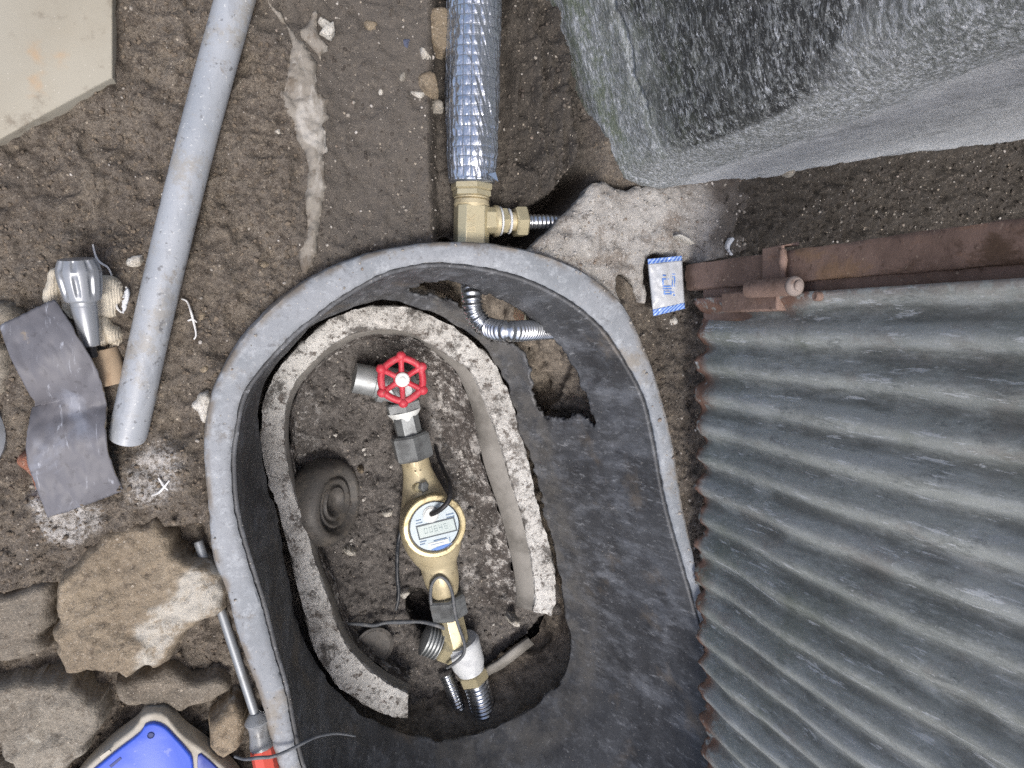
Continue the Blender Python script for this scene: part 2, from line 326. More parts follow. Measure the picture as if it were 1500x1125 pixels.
M['cement'] = mat('cement_skin', c(138, 133, 126), [
    dict(s=18, st=(1, .5, 1), lo=.42, hi=.66, c=c(134, 129, 120), d=7), dict(s=34, st=(1, .5, 1), lo=.52, hi=.66, c=c(178, 175, 170), amt=.8, d=8, dist=.8),
    dict(s=90, lo=.56, hi=.68, c=c(104, 96, 86), amt=.7, d=6), dict(s=26, st=(1, .5, 1), off=(4, 4, 2), lo=.50, hi=.60, c=c(104, 95, 85), amt=.85, d=10, r=.78), GRIT], rough=.9, spec=.25, bumps=[dict(s=40, d=8, k=.6, h=.003, dist=.6), dict(s=300, k=.4, h=.001)])
M['board'] = mat('beige_board', c(164, 160, 148), [dict(s=8, lo=.4, hi=.7, c=c(158, 152, 138)), dict(s=22, off=(4, 1, 0), lo=.53, hi=.66, c=c(124, 116, 104), amt=.75, d=9, r=.75),
    dict(s=12, off=(1, 8, 0), lo=.62, hi=.72, c=c(176, 146, 112), amt=.6), GRIT], rough=.85, bumps=[dict(s=200, k=.2, h=.001)])
M['wall'] = mat('rendered_wall', c(146, 150, 150), [
    dict(s=6, lo=.40, hi=.62, c=c(122, 127, 126), amt=.9), dict(s=300, st=(1, .2, 1), lo=.46, hi=.58, c=c(200, 205, 212), amt=.8, d=10, r=.78),
    dict(s=240, st=(1, .18, 1), off=(5, 5, 0), lo=.46, hi=.60, c=c(78, 82, 82), amt=.6, d=10, r=.78),
    dict(s=30, st=(1, .3, 1), off=(6, 1, 0), lo=.44, hi=.60, c=c(62, 64, 65), amt=.8, d=9, r=.75, by=dict(t='attr', a='stain', lo=0.02, hi=.9)),
    dict(s=250, st=(1, .22, 1), off=(3, 3, 0), lo=.43, hi=.53, c=c(42, 44, 45), amt=.95, d=10, r=.8, by=dict(t='attr', a='stain', lo=0.02, hi=.8)),
    dict(s=240, st=(1, .35, 1), off=(8, 3, 0), lo=.58, hi=.63, c=c(214, 219, 226), amt=.9, d=6, r=.75),
    dict(s=70, st=(1, .4, 1), lo=.44, hi=.60, c=c(96, 106, 82), amt=.75, by=dict(t='attr', a='moss', lo=.05, hi=.8), d=9, r=.75),
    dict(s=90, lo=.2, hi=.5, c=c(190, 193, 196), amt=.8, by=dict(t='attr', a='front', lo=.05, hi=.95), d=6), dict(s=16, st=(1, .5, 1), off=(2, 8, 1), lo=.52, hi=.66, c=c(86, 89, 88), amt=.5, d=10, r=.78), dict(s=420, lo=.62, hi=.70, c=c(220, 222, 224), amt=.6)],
    rough=.72, spec=.45, bumps=[dict(s=300, st=(1, .3, 1), d=9, k=.8, h=.003, r=.7), dict(s=900, k=.5, h=.0008)])
M['zinc'] = mat('weathered_zinc', c(176, 181, 178), [
    dict(s=6, lo=.38, hi=.64, c=c(152, 158, 154)), dict(s=34, st=(1, 1, .2), off=(9, 1, 2), lo=.50, hi=.62, c=c(128, 133, 131), amt=.6, d=10, r=.78), dict(s=320, st=(1, 1, .35), off=(1, 1, 9), lo=.46, hi=.64, c=c(198, 203, 203), amt=.5, d=6, r=.75), dict(s=16, st=(1, 1, .25), lo=.46, hi=.68, c=c(188, 194, 196), amt=.75, d=9, r=.7),
    dict(s=14, st=(1, 1, .6), off=(2, 5, 1), lo=.52, hi=.66, c=c(150, 146, 142), amt=.6, d=9, r=.72),
    dict(s=60, st=(1, 1, .35), lo=.56, hi=.68, c=c(200, 206, 212), amt=.65, d=10, r=.78), dict(s=80, st=(1, 1, .4), off=(3, 3, 3), lo=.54, hi=.66, c=c(104, 109, 110), amt=.6, d=10, r=.78),
    dict(s=9, off=(7, 2, 3), lo=.54, hi=.70, c=c(112, 120, 104), amt=.6, d=6),
    dict(s=260, st=(1, 1, .25), rot=(.5, .2, .3), lo=.62, hi=.68, c=c(214, 219, 222), amt=.7, d=6, r=.7), dict(s=200, lo=.67, hi=.73, c=c(225, 228, 230), amt=.8),
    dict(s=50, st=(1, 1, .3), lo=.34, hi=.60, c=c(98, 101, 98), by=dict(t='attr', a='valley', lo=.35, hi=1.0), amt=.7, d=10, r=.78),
    dict(s=120, st=(1, 1, .14), off=(4, 7, 2), rot=(.25, 0, 0), lo=.595, hi=.625, c=c(216, 221, 224), amt=.8, d=6, r=.75),
    dict(s=90, lo=.36, hi=.52, c=c(128, 98, 84), by=dict(t='attr', a='rust', lo=0.05, hi=.6), amt=.95)],
    rough=.52, metal=.12, bumps=[dict(s=40, st=(1, 1, .4), d=8, k=.4, h=.002), dict(s=400, k=.35, h=.0006)])
RUSTL = [dict(s=24, lo=.4, hi=.66, c=c(120, 100, 90)), dict(s=14, st=(1, 1, .5), off=(2, 2, 2), lo=.54, hi=.68, c=c(156, 120, 94), amt=.8, d=8, r=.7), dict(s=120, lo=.54, hi=.68, c=c(94, 76, 66), amt=.75, d=8, r=.7),
         dict(s=300, lo=.62, hi=.70, c=c(190, 170, 152), amt=.7)]
M['rust'] = mat('rust', c(142, 120, 110), RUSTL, rough=.85, spec=.3, bumps=[dict(s=160, d=7, k=.5, h=.0016), dict(s=600, k=.5, h=.0006)])
M['rust_bar'] = mat('rust_bar', c(142, 119, 108), RUSTL + [dict(s=10, st=(1, 1, .5), off=(5, 2, 0), lo=.55, hi=.62, c=c(84, 66, 50), amt=.75, d=8, r=.7), dict(s=12, off=(1, 9, 4), st=(1, 1, .6), lo=.58, hi=.68, c=c(158, 126, 92), amt=.5, d=9, r=.7)],
    rough=.8, spec=.3, bumps=[dict(s=90, d=7, k=.5, h=.0016), dict(s=600, k=.4, h=.0006)])
M['bolt'] = mat('dusty_bolt', c(152, 140, 134), [dict(s=120, lo=.5, hi=.7, c=c(120, 104, 96))], rough=.85, bumps=[dict(s=500, k=.4, h=.0006)])
M['blue_plastic'] = mat('blue_plastic', c(58, 92, 206), [dict(s=22, lo=.5, hi=.72, c=c(92, 112, 208), amt=.6), dict(s=120, lo=.62, hi=.72, c=c(140, 150, 206), amt=.5)], rough=.4, bumps=[dict(s=300, k=.1, h=.0005)])
M['beige_plastic'] = mat('beige_plastic', c(186, 180, 168), [dict(s=40, lo=.5, hi=.7, c=c(160, 152, 138), amt=.7)], rough=.6, bumps=[dict(s=300, k=.2, h=.0006)])
M['clear_handle'] = mat('clear_handle', c(186, 190, 194), [dict(s=80, lo=.5, hi=.7, c=c(128, 126, 124), amt=.8)], rough=.3, trans=.55, ior=1.45)
M['red_plastic'] = mat('red_plastic', c(206, 84, 70), [dict(s=80, lo=.5, hi=.7, c=c(180, 96, 84), amt=.7)], rough=.45)
M['shaft'] = mat('tool_shaft', c(150, 154, 158), [dict(s=60, lo=.5, hi=.7, c=c(132, 132, 132), amt=.6)], rough=.5, metal=.6)
M['packet'] = mat('packet_film', c(190, 193, 198), [dict(s=40, lo=.5, hi=.7, c=c(182, 184, 188), amt=.6), dict(s=90, lo=.62, hi=.72, c=c(150, 146, 140), amt=.5)], rough=.4, coat=.3, bumps=[dict(s=60, d=4, k=.5, h=.0015)])
M['packet_blue'] = mat('packet_blue', c(84, 122, 204), [dict(t='wave', s=95, rot=(0, 0, .75), lo=.45, hi=.6, c=c(160, 186, 226))], rough=.4, coat=.3)
M['thread'] = mat('white_thread', c(222, 222, 222), rough=.8)
M['scrap'] = mat('white_scrap', c(206, 210, 216), rough=.6)

# ------------------------------------------------------------------ builders
def mesh(name, V, Fc, m, parent=None, smooth=True, sharp=None, attrs=None):
    me = bpy.data.meshes.new(name)
    me.from_pydata([tuple(map(float, v)) for v in V], [], [tuple(map(int, f)) for f in Fc])
    me.update()
    me.polygons.foreach_set('use_smooth', [smooth] * len(me.polygons))
    if sharp is not None: me.set_sharp_from_angle(angle=math.radians(sharp))
    if attrs:
        for k, a in attrs.items():
            at = me.attributes.new(k, 'FLOAT', 'POINT'); at.data.foreach_set('value', np.asarray(a, np.float32))
    if m is not None: me.materials.append(m)
    o = bpy.data.objects.new(name, me); COL.objects.link(o)
    if parent is not None: par(o, parent)
    return o
def par(o, p):
    o.parent = p
    loc = p.location.copy() if p.type == 'EMPTY' else Vector((0, 0, 0))
    o.matrix_parent_inverse = Matrix.Translation(-loc)
def tag(o, label, cat, group=None):
    o['label'] = label; o['category'] = cat
    if group: o['group'] = group
    return o
def thing(name, label, cat, loc, group=None):
    o = bpy.data.objects.new(name, None); COL.objects.link(o); o.location = loc; o.empty_display_size = .02
    return tag(o, label, cat, group)
def structure(o): o['kind'] = 'structure'; return o
def basis(ax):
    ax = Vector(ax).normalized()
    t = Vector((0, 0, 1)) if abs(ax.z) < .9 else Vector((1, 0, 0))
    u = (t - ax * t.dot(ax)).normalized(); v = ax.cross(u)
    return np.array(u), np.array(v), np.array(ax)
def lathe(name, prof, p0, ax, m, parent=None, n=40, sharp=32, rot=0.0, mod=None):
    u, v, w = basis(ax); p0 = np.array(p0, float)
    V = []; Fc = []
    th = np.arange(n) / n * 2 * np.pi + rot
    for k, (r, h) in enumerate(prof):
        rr = np.full(n, r) if mod is None else mod(r, h, th)
        for j in range(n): V.append(p0 + w * h + (u * math.cos(th[j]) + v * math.sin(th[j])) * rr[j])
    K = len(prof)
    for k in range(K - 1):
        for j in range(n):
            a, b = k * n + j, k * n + (j + 1) % n
            Fc.append((a, b, b + n, a + n))
    Fc.append(tuple(range(n))[::-1]); Fc.append(tuple((K - 1) * n + j for j in range(n)))
    return mesh(name, V, Fc, m, parent, True, sharp)
def hexnut(name, p0, ax, L, r, m, parent=None, rot=0.0, n=6):
    e = min(.12 * L, .1 * r)
    return lathe(name, [(r * .55, 0), (r * .9, 0), (r, e), (r, L - e), (r * .9, L), (r * .55, L)], p0, ax, m, parent, n=n, sharp=12, rot=rot)
def frames(P_):
    P_ = np.array(P_, float); T = np.gradient(P_, axis=0); T /= np.linalg.norm(T, axis=1)[:, None] + 1e-12
    t = np.array((0, 0, 1.)) if abs(T[0][2]) < .9 else np.array((1., 0, 0))
    U = [t - T[0] * t.dot(T[0])]; U[0] /= np.linalg.norm(U[0])
    for i in range(1, len(P_)):
        w = U[-1] - T[i] * U[-1].dot(T[i]); U.append(w / np.linalg.norm(w))
    U = np.array(U); return P_, T, U, np.cross(T, U)
def tube(name, pts, r, m, parent=None, n=10, cap=True, smooth_n=None, sharp=50):
    q = crom([tuple(p) for p in pts], smooth_n or max(12, len(pts) * 8), False) if len(pts) > 2 or smooth_n else np.array([tuple(p) for p in pts])
    q, T, U, W = frames(q); K = len(q)
    rr = np.full(K, r) if np.isscalar(r) else (r if len(r) == K else np.interp(np.linspace(0, 1, K), np.linspace(0, 1, len(r)), r))
    th = np.arange(n) / n * 2 * np.pi
    V = (q[:, None] + rr[:, None, None] * (U[:, None] * np.cos(th)[None, :, None] + W[:, None] * np.sin(th)[None, :, None])).reshape(-1, 3)
    Fc = [(k * n + j, k * n + (j + 1) % n, (k + 1) * n + (j + 1) % n, (k + 1) * n + j) for k in range(K - 1) for j in range(n)]
    if cap: Fc += [tuple(range(n))[::-1], tuple((K - 1) * n + j for j in range(n))]
    return mesh(name, V, Fc, m, parent, True, sharp)
def flexpipe(name, pts, r, pitch, m, parent=None, depth=.16):
    q = crom([tuple(p) for p in pts], 200, False); L = np.linalg.norm(np.diff(q, axis=0), axis=1).sum()
    K = int(L / pitch * 8); s = np.linspace(0, L, K)
    rad = r * (1 - depth + depth * np.power(.5 + .5 * np.cos(2 * np.pi * s / pitch), .7))
    return tube(name, pts, rad, m, parent, n=28, smooth_n=K, sharp=80)
def box8(name, cs, m, parent=None, bevel=0):     # 8 corners: 4 bottom, 4 top
    o = mesh(name, cs, [(0, 3, 2, 1), (4, 5, 6, 7), (0, 1, 5, 4), (1, 2, 6, 5), (2, 3, 7, 6), (3, 0, 4, 7)], m, parent, True, 30)
    if bevel:
        b = o.modifiers.new('bevel', 'BEVEL'); b.width = bevel; b.segments = 2
    return o
def prism(name, poly, z0, z1, m, parent=None, bevel=0.0, fz=None):
    n = len(poly); V = []
    e = bevel
    cen = np.mean(poly, axis=0)
    def inset(k):
        d = poly - cen; l = np.linalg.norm(d, axis=1)[:, None]; return cen + d * np.maximum(1 - k / l, .05)
    rings = [(poly, z0), (poly, z1 - e)] + ([(inset(e * .35), z1 - e * .3), (inset(e), z1)] if e else [])
    if not e: rings[1] = (poly, z1)
    for p, z in rings: V += [(a, b, z) for a, b in p]
    Fc = []
    for k in range(len(rings) - 1):
        for j in range(n): Fc.append((k * n + j, k * n + (j + 1) % n, (k + 1) * n + (j + 1) % n, (k + 1) * n + j))
    Fc += [tuple(range(n))[::-1], tuple((len(rings) - 1) * n + j for j in range(n))]
    return mesh(name, V, Fc, m, parent, True, 40)
def outline(pts, z, jag=0.0, seed=0, n=None, smooth=True):
    w = PP(pts, z)
    L = np.linalg.norm(np.diff(np.vstack([w, w[:1]]), axis=0), axis=1).sum()
    n = n or max(24, int(L / .004))
    q = crom(w, n) if smooth else w
    if jag:
        r = np.random.default_rng(seed); d = q - q.mean(0); d /= np.linalg.norm(d, axis=1)[:, None] + 1e-9
        k = np.arange(n); a = fbm(k * .31 + seed * 7, k * 0 + seed, 4, seed) * 2
        a = a * (1 - np.abs(2 * k / n - 1) ** 12)
        q = q + d * (a * jag)[:, None]
    return q
def patch(name, out, step, top, zb, m, parent=None, flare=0.0, attrs=None, sharp=None):
    x0, y0 = out.min(0) - step * 1.5; x1, y1 = out.max(0) + step * 1.5
    xs = np.arange(x0, x1, step); ys = np.arange(y0, y1, step)
    X, Y = np.meshgrid(xs, ys, indexing='ij')
    D, NX, NY = sdpoly(X, Y, out, True)
    sn = (D < .55 * step) & (D > -1.0 * step)
    X = np.where(sn, NX, X); Y = np.where(sn, NY, Y); D = np.where(sn, 0, D)
    ok = D >= 0
    Z = top(X, Y, D)
    cell = ok[:-1, :-1] & ok[1:, :-1] & ok[1:, 1:] & ok[:-1, 1:]
    idx = -np.ones(X.shape, int)
    used = np.zeros(X.shape, bool)
    used[:-1, :-1] |= cell; used[1:, :-1] |= cell; used[1:, 1:] |= cell; used[:-1, 1:] |= cell
    idx[used] = np.arange(used.sum())
    V = np.stack([X[used], Y[used], Z[used]], 1)
    I, J = np.nonzero(cell)
    Fc = np.stack([idx[I, J], idx[I + 1, J], idx[I + 1, J + 1], idx[I, J + 1]], 1)
    E = {}
    for f in Fc.tolist():
        for a, b in ((f[0], f[1]), (f[1], f[2]), (f[2], f[3]), (f[3], f[0])):
            E[(a, b)] = 1
    bd = [(a, b) for (a, b) in E if (b, a) not in E]
    cen = out.mean(0); V = V.tolist(); Fl = Fc.tolist(); mp = {}
    def low(i):
        if i not in mp:
            v = V[i]; d = np.array(v[:2]) - cen; d /= np.linalg.norm(d) + 1e-9
            mp[i] = len(V); V.append((v[0] + d[0] * flare, v[1] + d[1] * flare, min(zb, v[2] - .0005)))
        return mp[i]
    for a, b in bd: Fl.append((b, a, low(a), low(b)))
    at = None
    if attrs:
        VV = np.array(V); at = {k: f(VV[:, 0], VV[:, 1]) for k, f in attrs.items()}
    return mesh(name, V, Fl, m, parent, True, sharp, at)
def rock_top(z, h, w, seed, amp=1.0, tilt=(0, 0), cen=(0, 0)):
    def f(X, Y, D):
        p = np.sqrt(np.clip(1 - (1 - np.clip(D / w, 0, 1)) ** 2, 0, 1))
        wx = X + fbm(X * 25, Y * 25, 3, seed + 1) * .02; wy = Y + fbm(X * 25, Y * 25, 3, seed + 2) * .02
        f1, f2, idv = worley(wx * 24 + seed, wy * 24, seed)
        facet = (idv - .5) * .0040 * sst(0, .12, f2 - f1)
        nz = fbm(X * 16, Y * 16, 3, seed) * .007 + fbm(X * 60, Y * 60, 4, seed + 7) * .004 + fbm(X * 170, Y * 170, 4, seed + 3) * .0028 + facet
        return z + h * p + amp * nz * np.clip(D / (w * .6), .12, 1) + (X - cen[0]) * tilt[0] + (Y - cen[1]) * tilt[1]
    return f
def rock(name, pts, z, h, m, seed, label, cat='rock', w=.02, step=.003, amp=1.0, tilt=(0, 0), jag=.003, zb=None, group=None, attrs=None):
    out = outline(pts, z + h * .5, jag, seed)
    cen = out.mean(0)
    o = patch(name, out, step, rock_top(z, h, w, seed, amp, tilt, cen), (z - .02) if zb is None else zb, m, flare=.002, attrs=attrs)
    return tag(o, label, cat, group)

# ------------------------------------------------------------------ outlines of the oval box (photo pixels, with their heights)
ZR = .022                       # top of the rim
T_PX = [(343,750),(338,690),(340,650),(353,583),(383,537),(427,490),(460,463),(500,433),(567,397),(633,384),(700,389),(767,405),(833,437),(883,477),(920,530),(947,583),(963,650),(975,717),(985,760),(1002,820),(1022,890),(1034,940),(1046,1040),(1042,1160),(1000,1300),(905,1400),(780,1435),(660,1420),(560,1360),(490,1250),(440,1125),(417,1017),(400,957),(383,890),(360,817)]
O_PX = [(307,750),(301,690),(300,640),(307,590),(328,540),(360,490),(410,440),(470,400),(540,372),(620,357),(690,355),(750,362),(810,378),(868,407),(912,446),(944,506),(969,578),(988,658),(1001,740),(1014,800),(1031,880),(1047,940),(1070,1040),(1070,1165),(1024,1318),(920,1428),(782,1468),(652,1452),(540,1388),(462,1270),(403,1103),(383,1027),(350,933),(333,867),(313,817)]
ZB = -.23
B_PX = [(399, 750),(385, 700),(376, 655),(374, 615),(385, 560),(420, 510),(462, 473),(500, 452),(533, 442),(567, 438),(600, 440),(646, 456),(684, 480),(715, 508),(736, 540),(753, 580),(767, 630),(783, 680),(797, 748),(811, 793),(821, 835),(834, 900),(840, 940),(828, 985),(795, 1022),(755, 1052),(700, 1075),(640, 1085),(575, 1072),(530, 1048),(495, 1018),(466, 985),(437, 925),(418, 850)]
Tw, Ow, Bw = PP(T_PX, ZR), PP(O_PX, ZR), PP(B_PX, ZB)
CEN = Tw.mean(0); CENB = Bw.mean(0)
NU = 420
Tc, Oc = by_angle(Tw, CEN, NU), by_angle(Ow, CEN, NU)
Bc = by_angle(Bw, CENB, NU)
def offs(curve, d):             # outward offset
    t = np.roll(curve, -1, 0) - np.roll(curve, 1, 0); t /= np.linalg.norm(t, axis=1)[:, None]
    return curve + np.stack([t[:, 1], -t[:, 0]], 1) * d

# ------------------------------------------------------------------ the ground of the yard
TRENCH = [(650,-80),(880,-80),(872,150),(876,262),(845,300),(818,330),(780,375),(700,372),(655,372),(648,200)]
CAV = [(742,345),(800,350),(818,330),(874,266),(880,245),(856,232),(826,275),(786,302),(738,318),(728,352),(770,376),(784,374)]
ROCKZ = [(-300,890),(0,872),(80,858),(150,842),(235,775),(300,762),(312,815),(345,950),(400,1130),(380,1400),(-300,1400)]
MOUND = [(40,735),(60,790),(110,800),(180,780),(240,752),(304,735),(296,690),(285,640),(240,640),(190,660),(120,700)]
MIDST = [(385,40),(430,60),(470,200),(455,380),(560,360),(660,350),(650,-60),(460,-60)]
RIGHT = [(930,450),(1000,400),(985,300),(960,262),(1100,225),(1300,180),(1600,120),(1600,430),(1030,470),(1060,960),(1010,900),(985,640)]
RIDGE = [(745,-80),(885,-80),(870,120),(878,262),(835,290),(770,290),(752,120)]
MORT = [(772,377),(790,354),(812,335),(822,317),(846,298),(862,281),(873,265),(890,262),(912,276),(960,270),(1010,262),(1080,252),(1150,244),(1170,290),(1140,350),(1080,372),(1010,384),(975,372),(950,384),(952,440),(938,432),(926,412),(908,404),(918,440),(905,446),(870,424),(830,398)]
MORTLOW = [q for q in MORT if q[0] < 900] + [(930, 372), (930, 288)]
MORTLOW = [(772,377),(790,354),(812,335),(822,317),(846,298),(862,281),(873,265),(890,262),(940,276),(990,290),(990,372),(952,440),(938,432),(926,412),(908,404),(918,440),(905,446),(870,424),(830,398)]
def Gz(X, Y):
    px, py = proj(X, Y, np.zeros(np.shape(X)))
    s = lambda poly, a, b: sst(a, b, sdpoly(px, py, poly))
    z = fbm(X * 9, Y * 9, 3, 1) * .012
    loose = 1 - .65 * s(MIDST, -15, 25)
    f1, f2, idv = worley(X * 70 + fbm(X * 60, Y * 60, 2, 4) * .8, Y * 70, 3)
    g1, g2, idg = worley(X * 190 + fbm(X * 90, Y * 90, 2, 8) * .6, Y * 190, 6)
    pat = sst(-.15, .3, fbm(X * 16, Y * 16, 3, 14))
    z = z + loose * pat * ((idv - .45) * .0026 * sst(0, .3, f2 - f1) + (idg - .5) * .0016 * sst(0, .4, g2 - g1) - .0026 * (1 - sst(0, .09, f2 - f1)))
    z = z + loose * (.004 - np.abs(fbm(X * 34 + fbm(X * 50, Y * 50, 2, 17) * .5, Y * 34, 5, 16)) * .016 - np.abs(fbm(X * 95, Y * 95, 4, 18)) * .005)
    z = z + fbm(X * 45, Y * 45, 5, 11) * .006 * (.35 + .65 * loose) + fbm(X * 150, Y * 150, 4, 21) * .0030 * (.4 + .6 * loose)
    tr = s(TRENCH, -22, 12)
    z = z - .010 * s(MIDST, -30, 60) - .046 * tr
    rd = s(RIDGE, -10, 25)
    z = z + rd * (.020 + fbm(X * 130, Y * 16, 4, 31) * .024 + fbm(X * 60, Y * 60, 4, 33) * .012)
    z = z - .085 * s(CAV, -6, 9)
    z = z - .028 * s(ROCKZ, -7, 14)
    z = z + .012 * s(MOUND, -12, 22)
    z = z - .004 * s(RIGHT, -10, 20) + s(RIGHT, -10, 20) * ((idg - .5) * .004)
    z = z - .026 * s(MORTLOW, -6, 12)
    return z
STEP = .0021
cs = [P(-60, -60, 0), P(1620, -60, 0), P(-60, 1240, 0), P(1150, 1300, 0)]
gx0 = min(v.x for v in cs); gx1 = P(1560, 150, 0).x; gy0 = P(760, 1520, 0).y; gy1 = P(500, -70, 0).y
xs = np.arange(gx0, gx1, STEP); ys = np.arange(gy0, gy1, STEP)
GX, GY = np.meshgrid(xs, ys, indexing='ij')
GX = GX + (rng.random(GX.shape) - .5) * STEP * .5; GY = GY + (rng.random(GY.shape) - .5) * STEP * .5
GZ = Gz(GX, GY)
rimin = offs(Oc, -.008)
D = sdpoly(GX, GY, rimin[::3])
keepv = D < 0
cell = keepv[:-1, :-1] & keepv[1:, :-1] & keepv[1:, 1:] & keepv[:-1, 1:]
idx = np.arange(GX.size).reshape(GX.shape)
Ic, Jc = np.nonzero(cell)
GF = np.stack([idx[Ic, Jc], idx[Ic + 1, Jc], idx[Ic + 1, Jc + 1], idx[Ic, Jc + 1]], 1)
gpx, gpy = proj(GX, GY, np.zeros(GX.shape))
POW1 = [(42,730),(48,690),(70,745),(120,735),(150,738),(150,770),(110,795),(70,795)]
POW2 = [(185,690),(205,650),(250,640),(275,670),(265,710),(235,740),(190,735)]
def soft(poly, a, b): return sst(a, b, sdpoly(gpx, gpy, poly))
A_pow = np.maximum(soft(POW1, -14, 14), .75 * soft(POW2, -20, 25))
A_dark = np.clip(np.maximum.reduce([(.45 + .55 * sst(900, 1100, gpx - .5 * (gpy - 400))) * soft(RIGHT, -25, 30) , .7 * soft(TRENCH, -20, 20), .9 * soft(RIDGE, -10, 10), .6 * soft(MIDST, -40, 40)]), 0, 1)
A_grey = soft(MIDST, -60, 20) * .85 + .6 * soft([(560, 0), (900, 0), (900, 340), (600, 340)], -60, 30) * .5
V = np.stack([GX.ravel(), GY.ravel(), GZ.ravel()], 1)
nG = len(V)
# the sheet goes on, coarse, all the way to the horizon
nx, ny = GX.shape
bi = [idx[i, 0] for i in range(0, nx, 12)] + [idx[nx - 1, j] for j in range(0, ny, 12)] + [idx[i, ny - 1] for i in range(nx - 1, 0, -12)] + [idx[0, j] for j in range(ny - 1, 0, -12)]
ring1 = V[bi].copy(); cg = ring1.mean(0)
extra = []; EF = []
for k, sc_ in enumerate((1.0, 1.6, 4, 20, 90)):
    rr = cg + (ring1 - cg) * np.array((sc_, sc_, 1)); rr[:, 2] = -.012 - .004 * k
    if k == 0: rr[:, 2] = ring1[:, 2] - .004
    extra.append(rr)
nb = len(bi)
for k in range(len(extra) - 1):
    for j in range(nb):
        a = nG + k * nb + j; b = nG + k * nb + (j + 1) % nb
        EF.append((a, a + nb, b + nb, b))
V = np.vstack([V] + extra)
pad = np.zeros(len(V) - nG)
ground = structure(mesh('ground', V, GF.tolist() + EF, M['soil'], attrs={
    'powder': np.concatenate([A_pow.ravel(), pad]), 'dark': np.concatenate([A_dark.ravel(), pad]), 'grey': np.concatenate([A_grey.ravel(), pad])}))

# ------------------------------------------------------------------ soil at the bottom of the pit and behind the box wall
PDEEP = [(700,992),(775,935),(800,905),(860,905),(880,980),(800,1060),(640,1130),(560,1100),(600,1050)]
PHOLE = [(598,862),(622,868),(640,890),(645,915),(628,932),(606,912),(596,888)]
def Pz(X, Y):
    px, py = proj(X, Y, np.full(np.shape(X), -.305))
    f1, f2, idv = worley(X * 60 + fbm(X * 50, Y * 50, 2, 4) * .9, Y * 60, 13)
    g1, g2, idg = worley(X * 150, Y * 150, 16)
    z = -.308 + fbm(X * 14, Y * 14, 3, 41) * .014 + (idv - .5) * .005 * sst(0, .35, f2 - f1) + (idg - .5) * .002 * sst(0, .35, g2 - g1) + fbm(X * 60, Y * 60, 5, 44) * .009 + fbm(X * 180, Y * 180, 3, 46) * .003
    z = z - .004 * (1 - sst(0, .09, f2 - f1))
    dp = sst(-5, 6, sdpoly(px, py, PDEEP)); h1, h2, idh = worley(X * 45 + fbm(X * 60, Y * 60, 3, 47) * .6, Y * 45, 48)
    z = z - dp * (.050 - (idh - .5) * .030 * sst(0, .3, h2 - h1) + np.abs(fbm(X * 40, Y * 40, 4, 49)) * .03)
    z = z - .055 * sst(-4, 7, sdpoly(px, py, PHOLE))
    z = z + .016 * sst(30, -20, np.hypot((px - 455), (py - 560)) - 40) * 1.0
    z = z + .01 * sst(560, 500, py)
    return z
b0 = offs(Bc, .03)
px0, py0 = b0.min(0); px1, py1 = b0.max(0)
xs = np.arange(px0, px1, .0021); ys = np.arange(py0, py1, .0021)
X, Y = np.meshgrid(xs, ys, indexing='ij')
X = X + (rng.random(X.shape) - .5) * .001; Y = Y + (rng.random(Y.shape) - .5) * .001
Z = Pz(X, Y)
ppx, ppy = proj(X, Y, np.full(X.shape, -.305))
idp = np.arange(X.size).reshape(X.shape)
PF = np.stack([idp[:-1, :-1].ravel(), idp[1:, :-1].ravel(), idp[1:, 1:].ravel(), idp[:-1, 1:].ravel()], 1)
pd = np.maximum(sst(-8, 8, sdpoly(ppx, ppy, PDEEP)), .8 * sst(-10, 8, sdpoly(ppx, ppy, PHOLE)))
pw = np.maximum(sst(-10, 20, sdpoly(ppx, ppy, [(628, 560), (668, 600), (690, 720), (705, 860), (700, 900), (672, 880), (655, 720), (630, 620)])),
                .8 * sst(-6, 8, sdpoly(ppx, ppy, [(432, 560), (450, 550), (470, 600), (465, 690), (440, 700), (430, 640)])))
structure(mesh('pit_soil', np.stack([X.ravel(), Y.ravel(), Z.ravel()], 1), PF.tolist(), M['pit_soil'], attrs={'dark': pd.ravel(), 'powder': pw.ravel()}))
# loose bank outside the wall, seen through the torn opening
nb_, nz_ = NU, 46
zz = np.linspace(-.028, -.34, nz_)
V = []
for k in range(nz_):
    t = (ZR - zz[k]) / (ZR - ZB)
    cv = Tc * (1 - t) + Bc * t
    th = np.arange(NU) / NU * 60
    r = .030 + .016 * np.sin(np.pi * min(max((k / nz_) * 1.1, 0), 1)) + fbm(th * 1.3, np.full(NU, zz[k] * 40), 4, 51) * .02 + fbm(th * 4, np.full(NU, zz[k] * 130), 3, 55) * .008
    w1 = .5 - .5 * np.cos(np.arange(NU) / NU * 2 * np.pi)
    cv = offs(cv, 1.0) - cv; r = np.maximum(r, .012)
    V.append(np.column_stack([(Tc * (1 - t) + Bc * t) + cv * r[:, None], np.full(NU, zz[k])]))
V = np.vstack(V)
Fc = [(k * NU + j, k * NU + (j + 1) % NU, (k + 1) * NU + (j + 1) % NU, (k + 1) * NU + j) for k in range(nz_ - 1) for j in range(NU)]
structure(mesh('soil_bank', V, Fc, M['bank']))

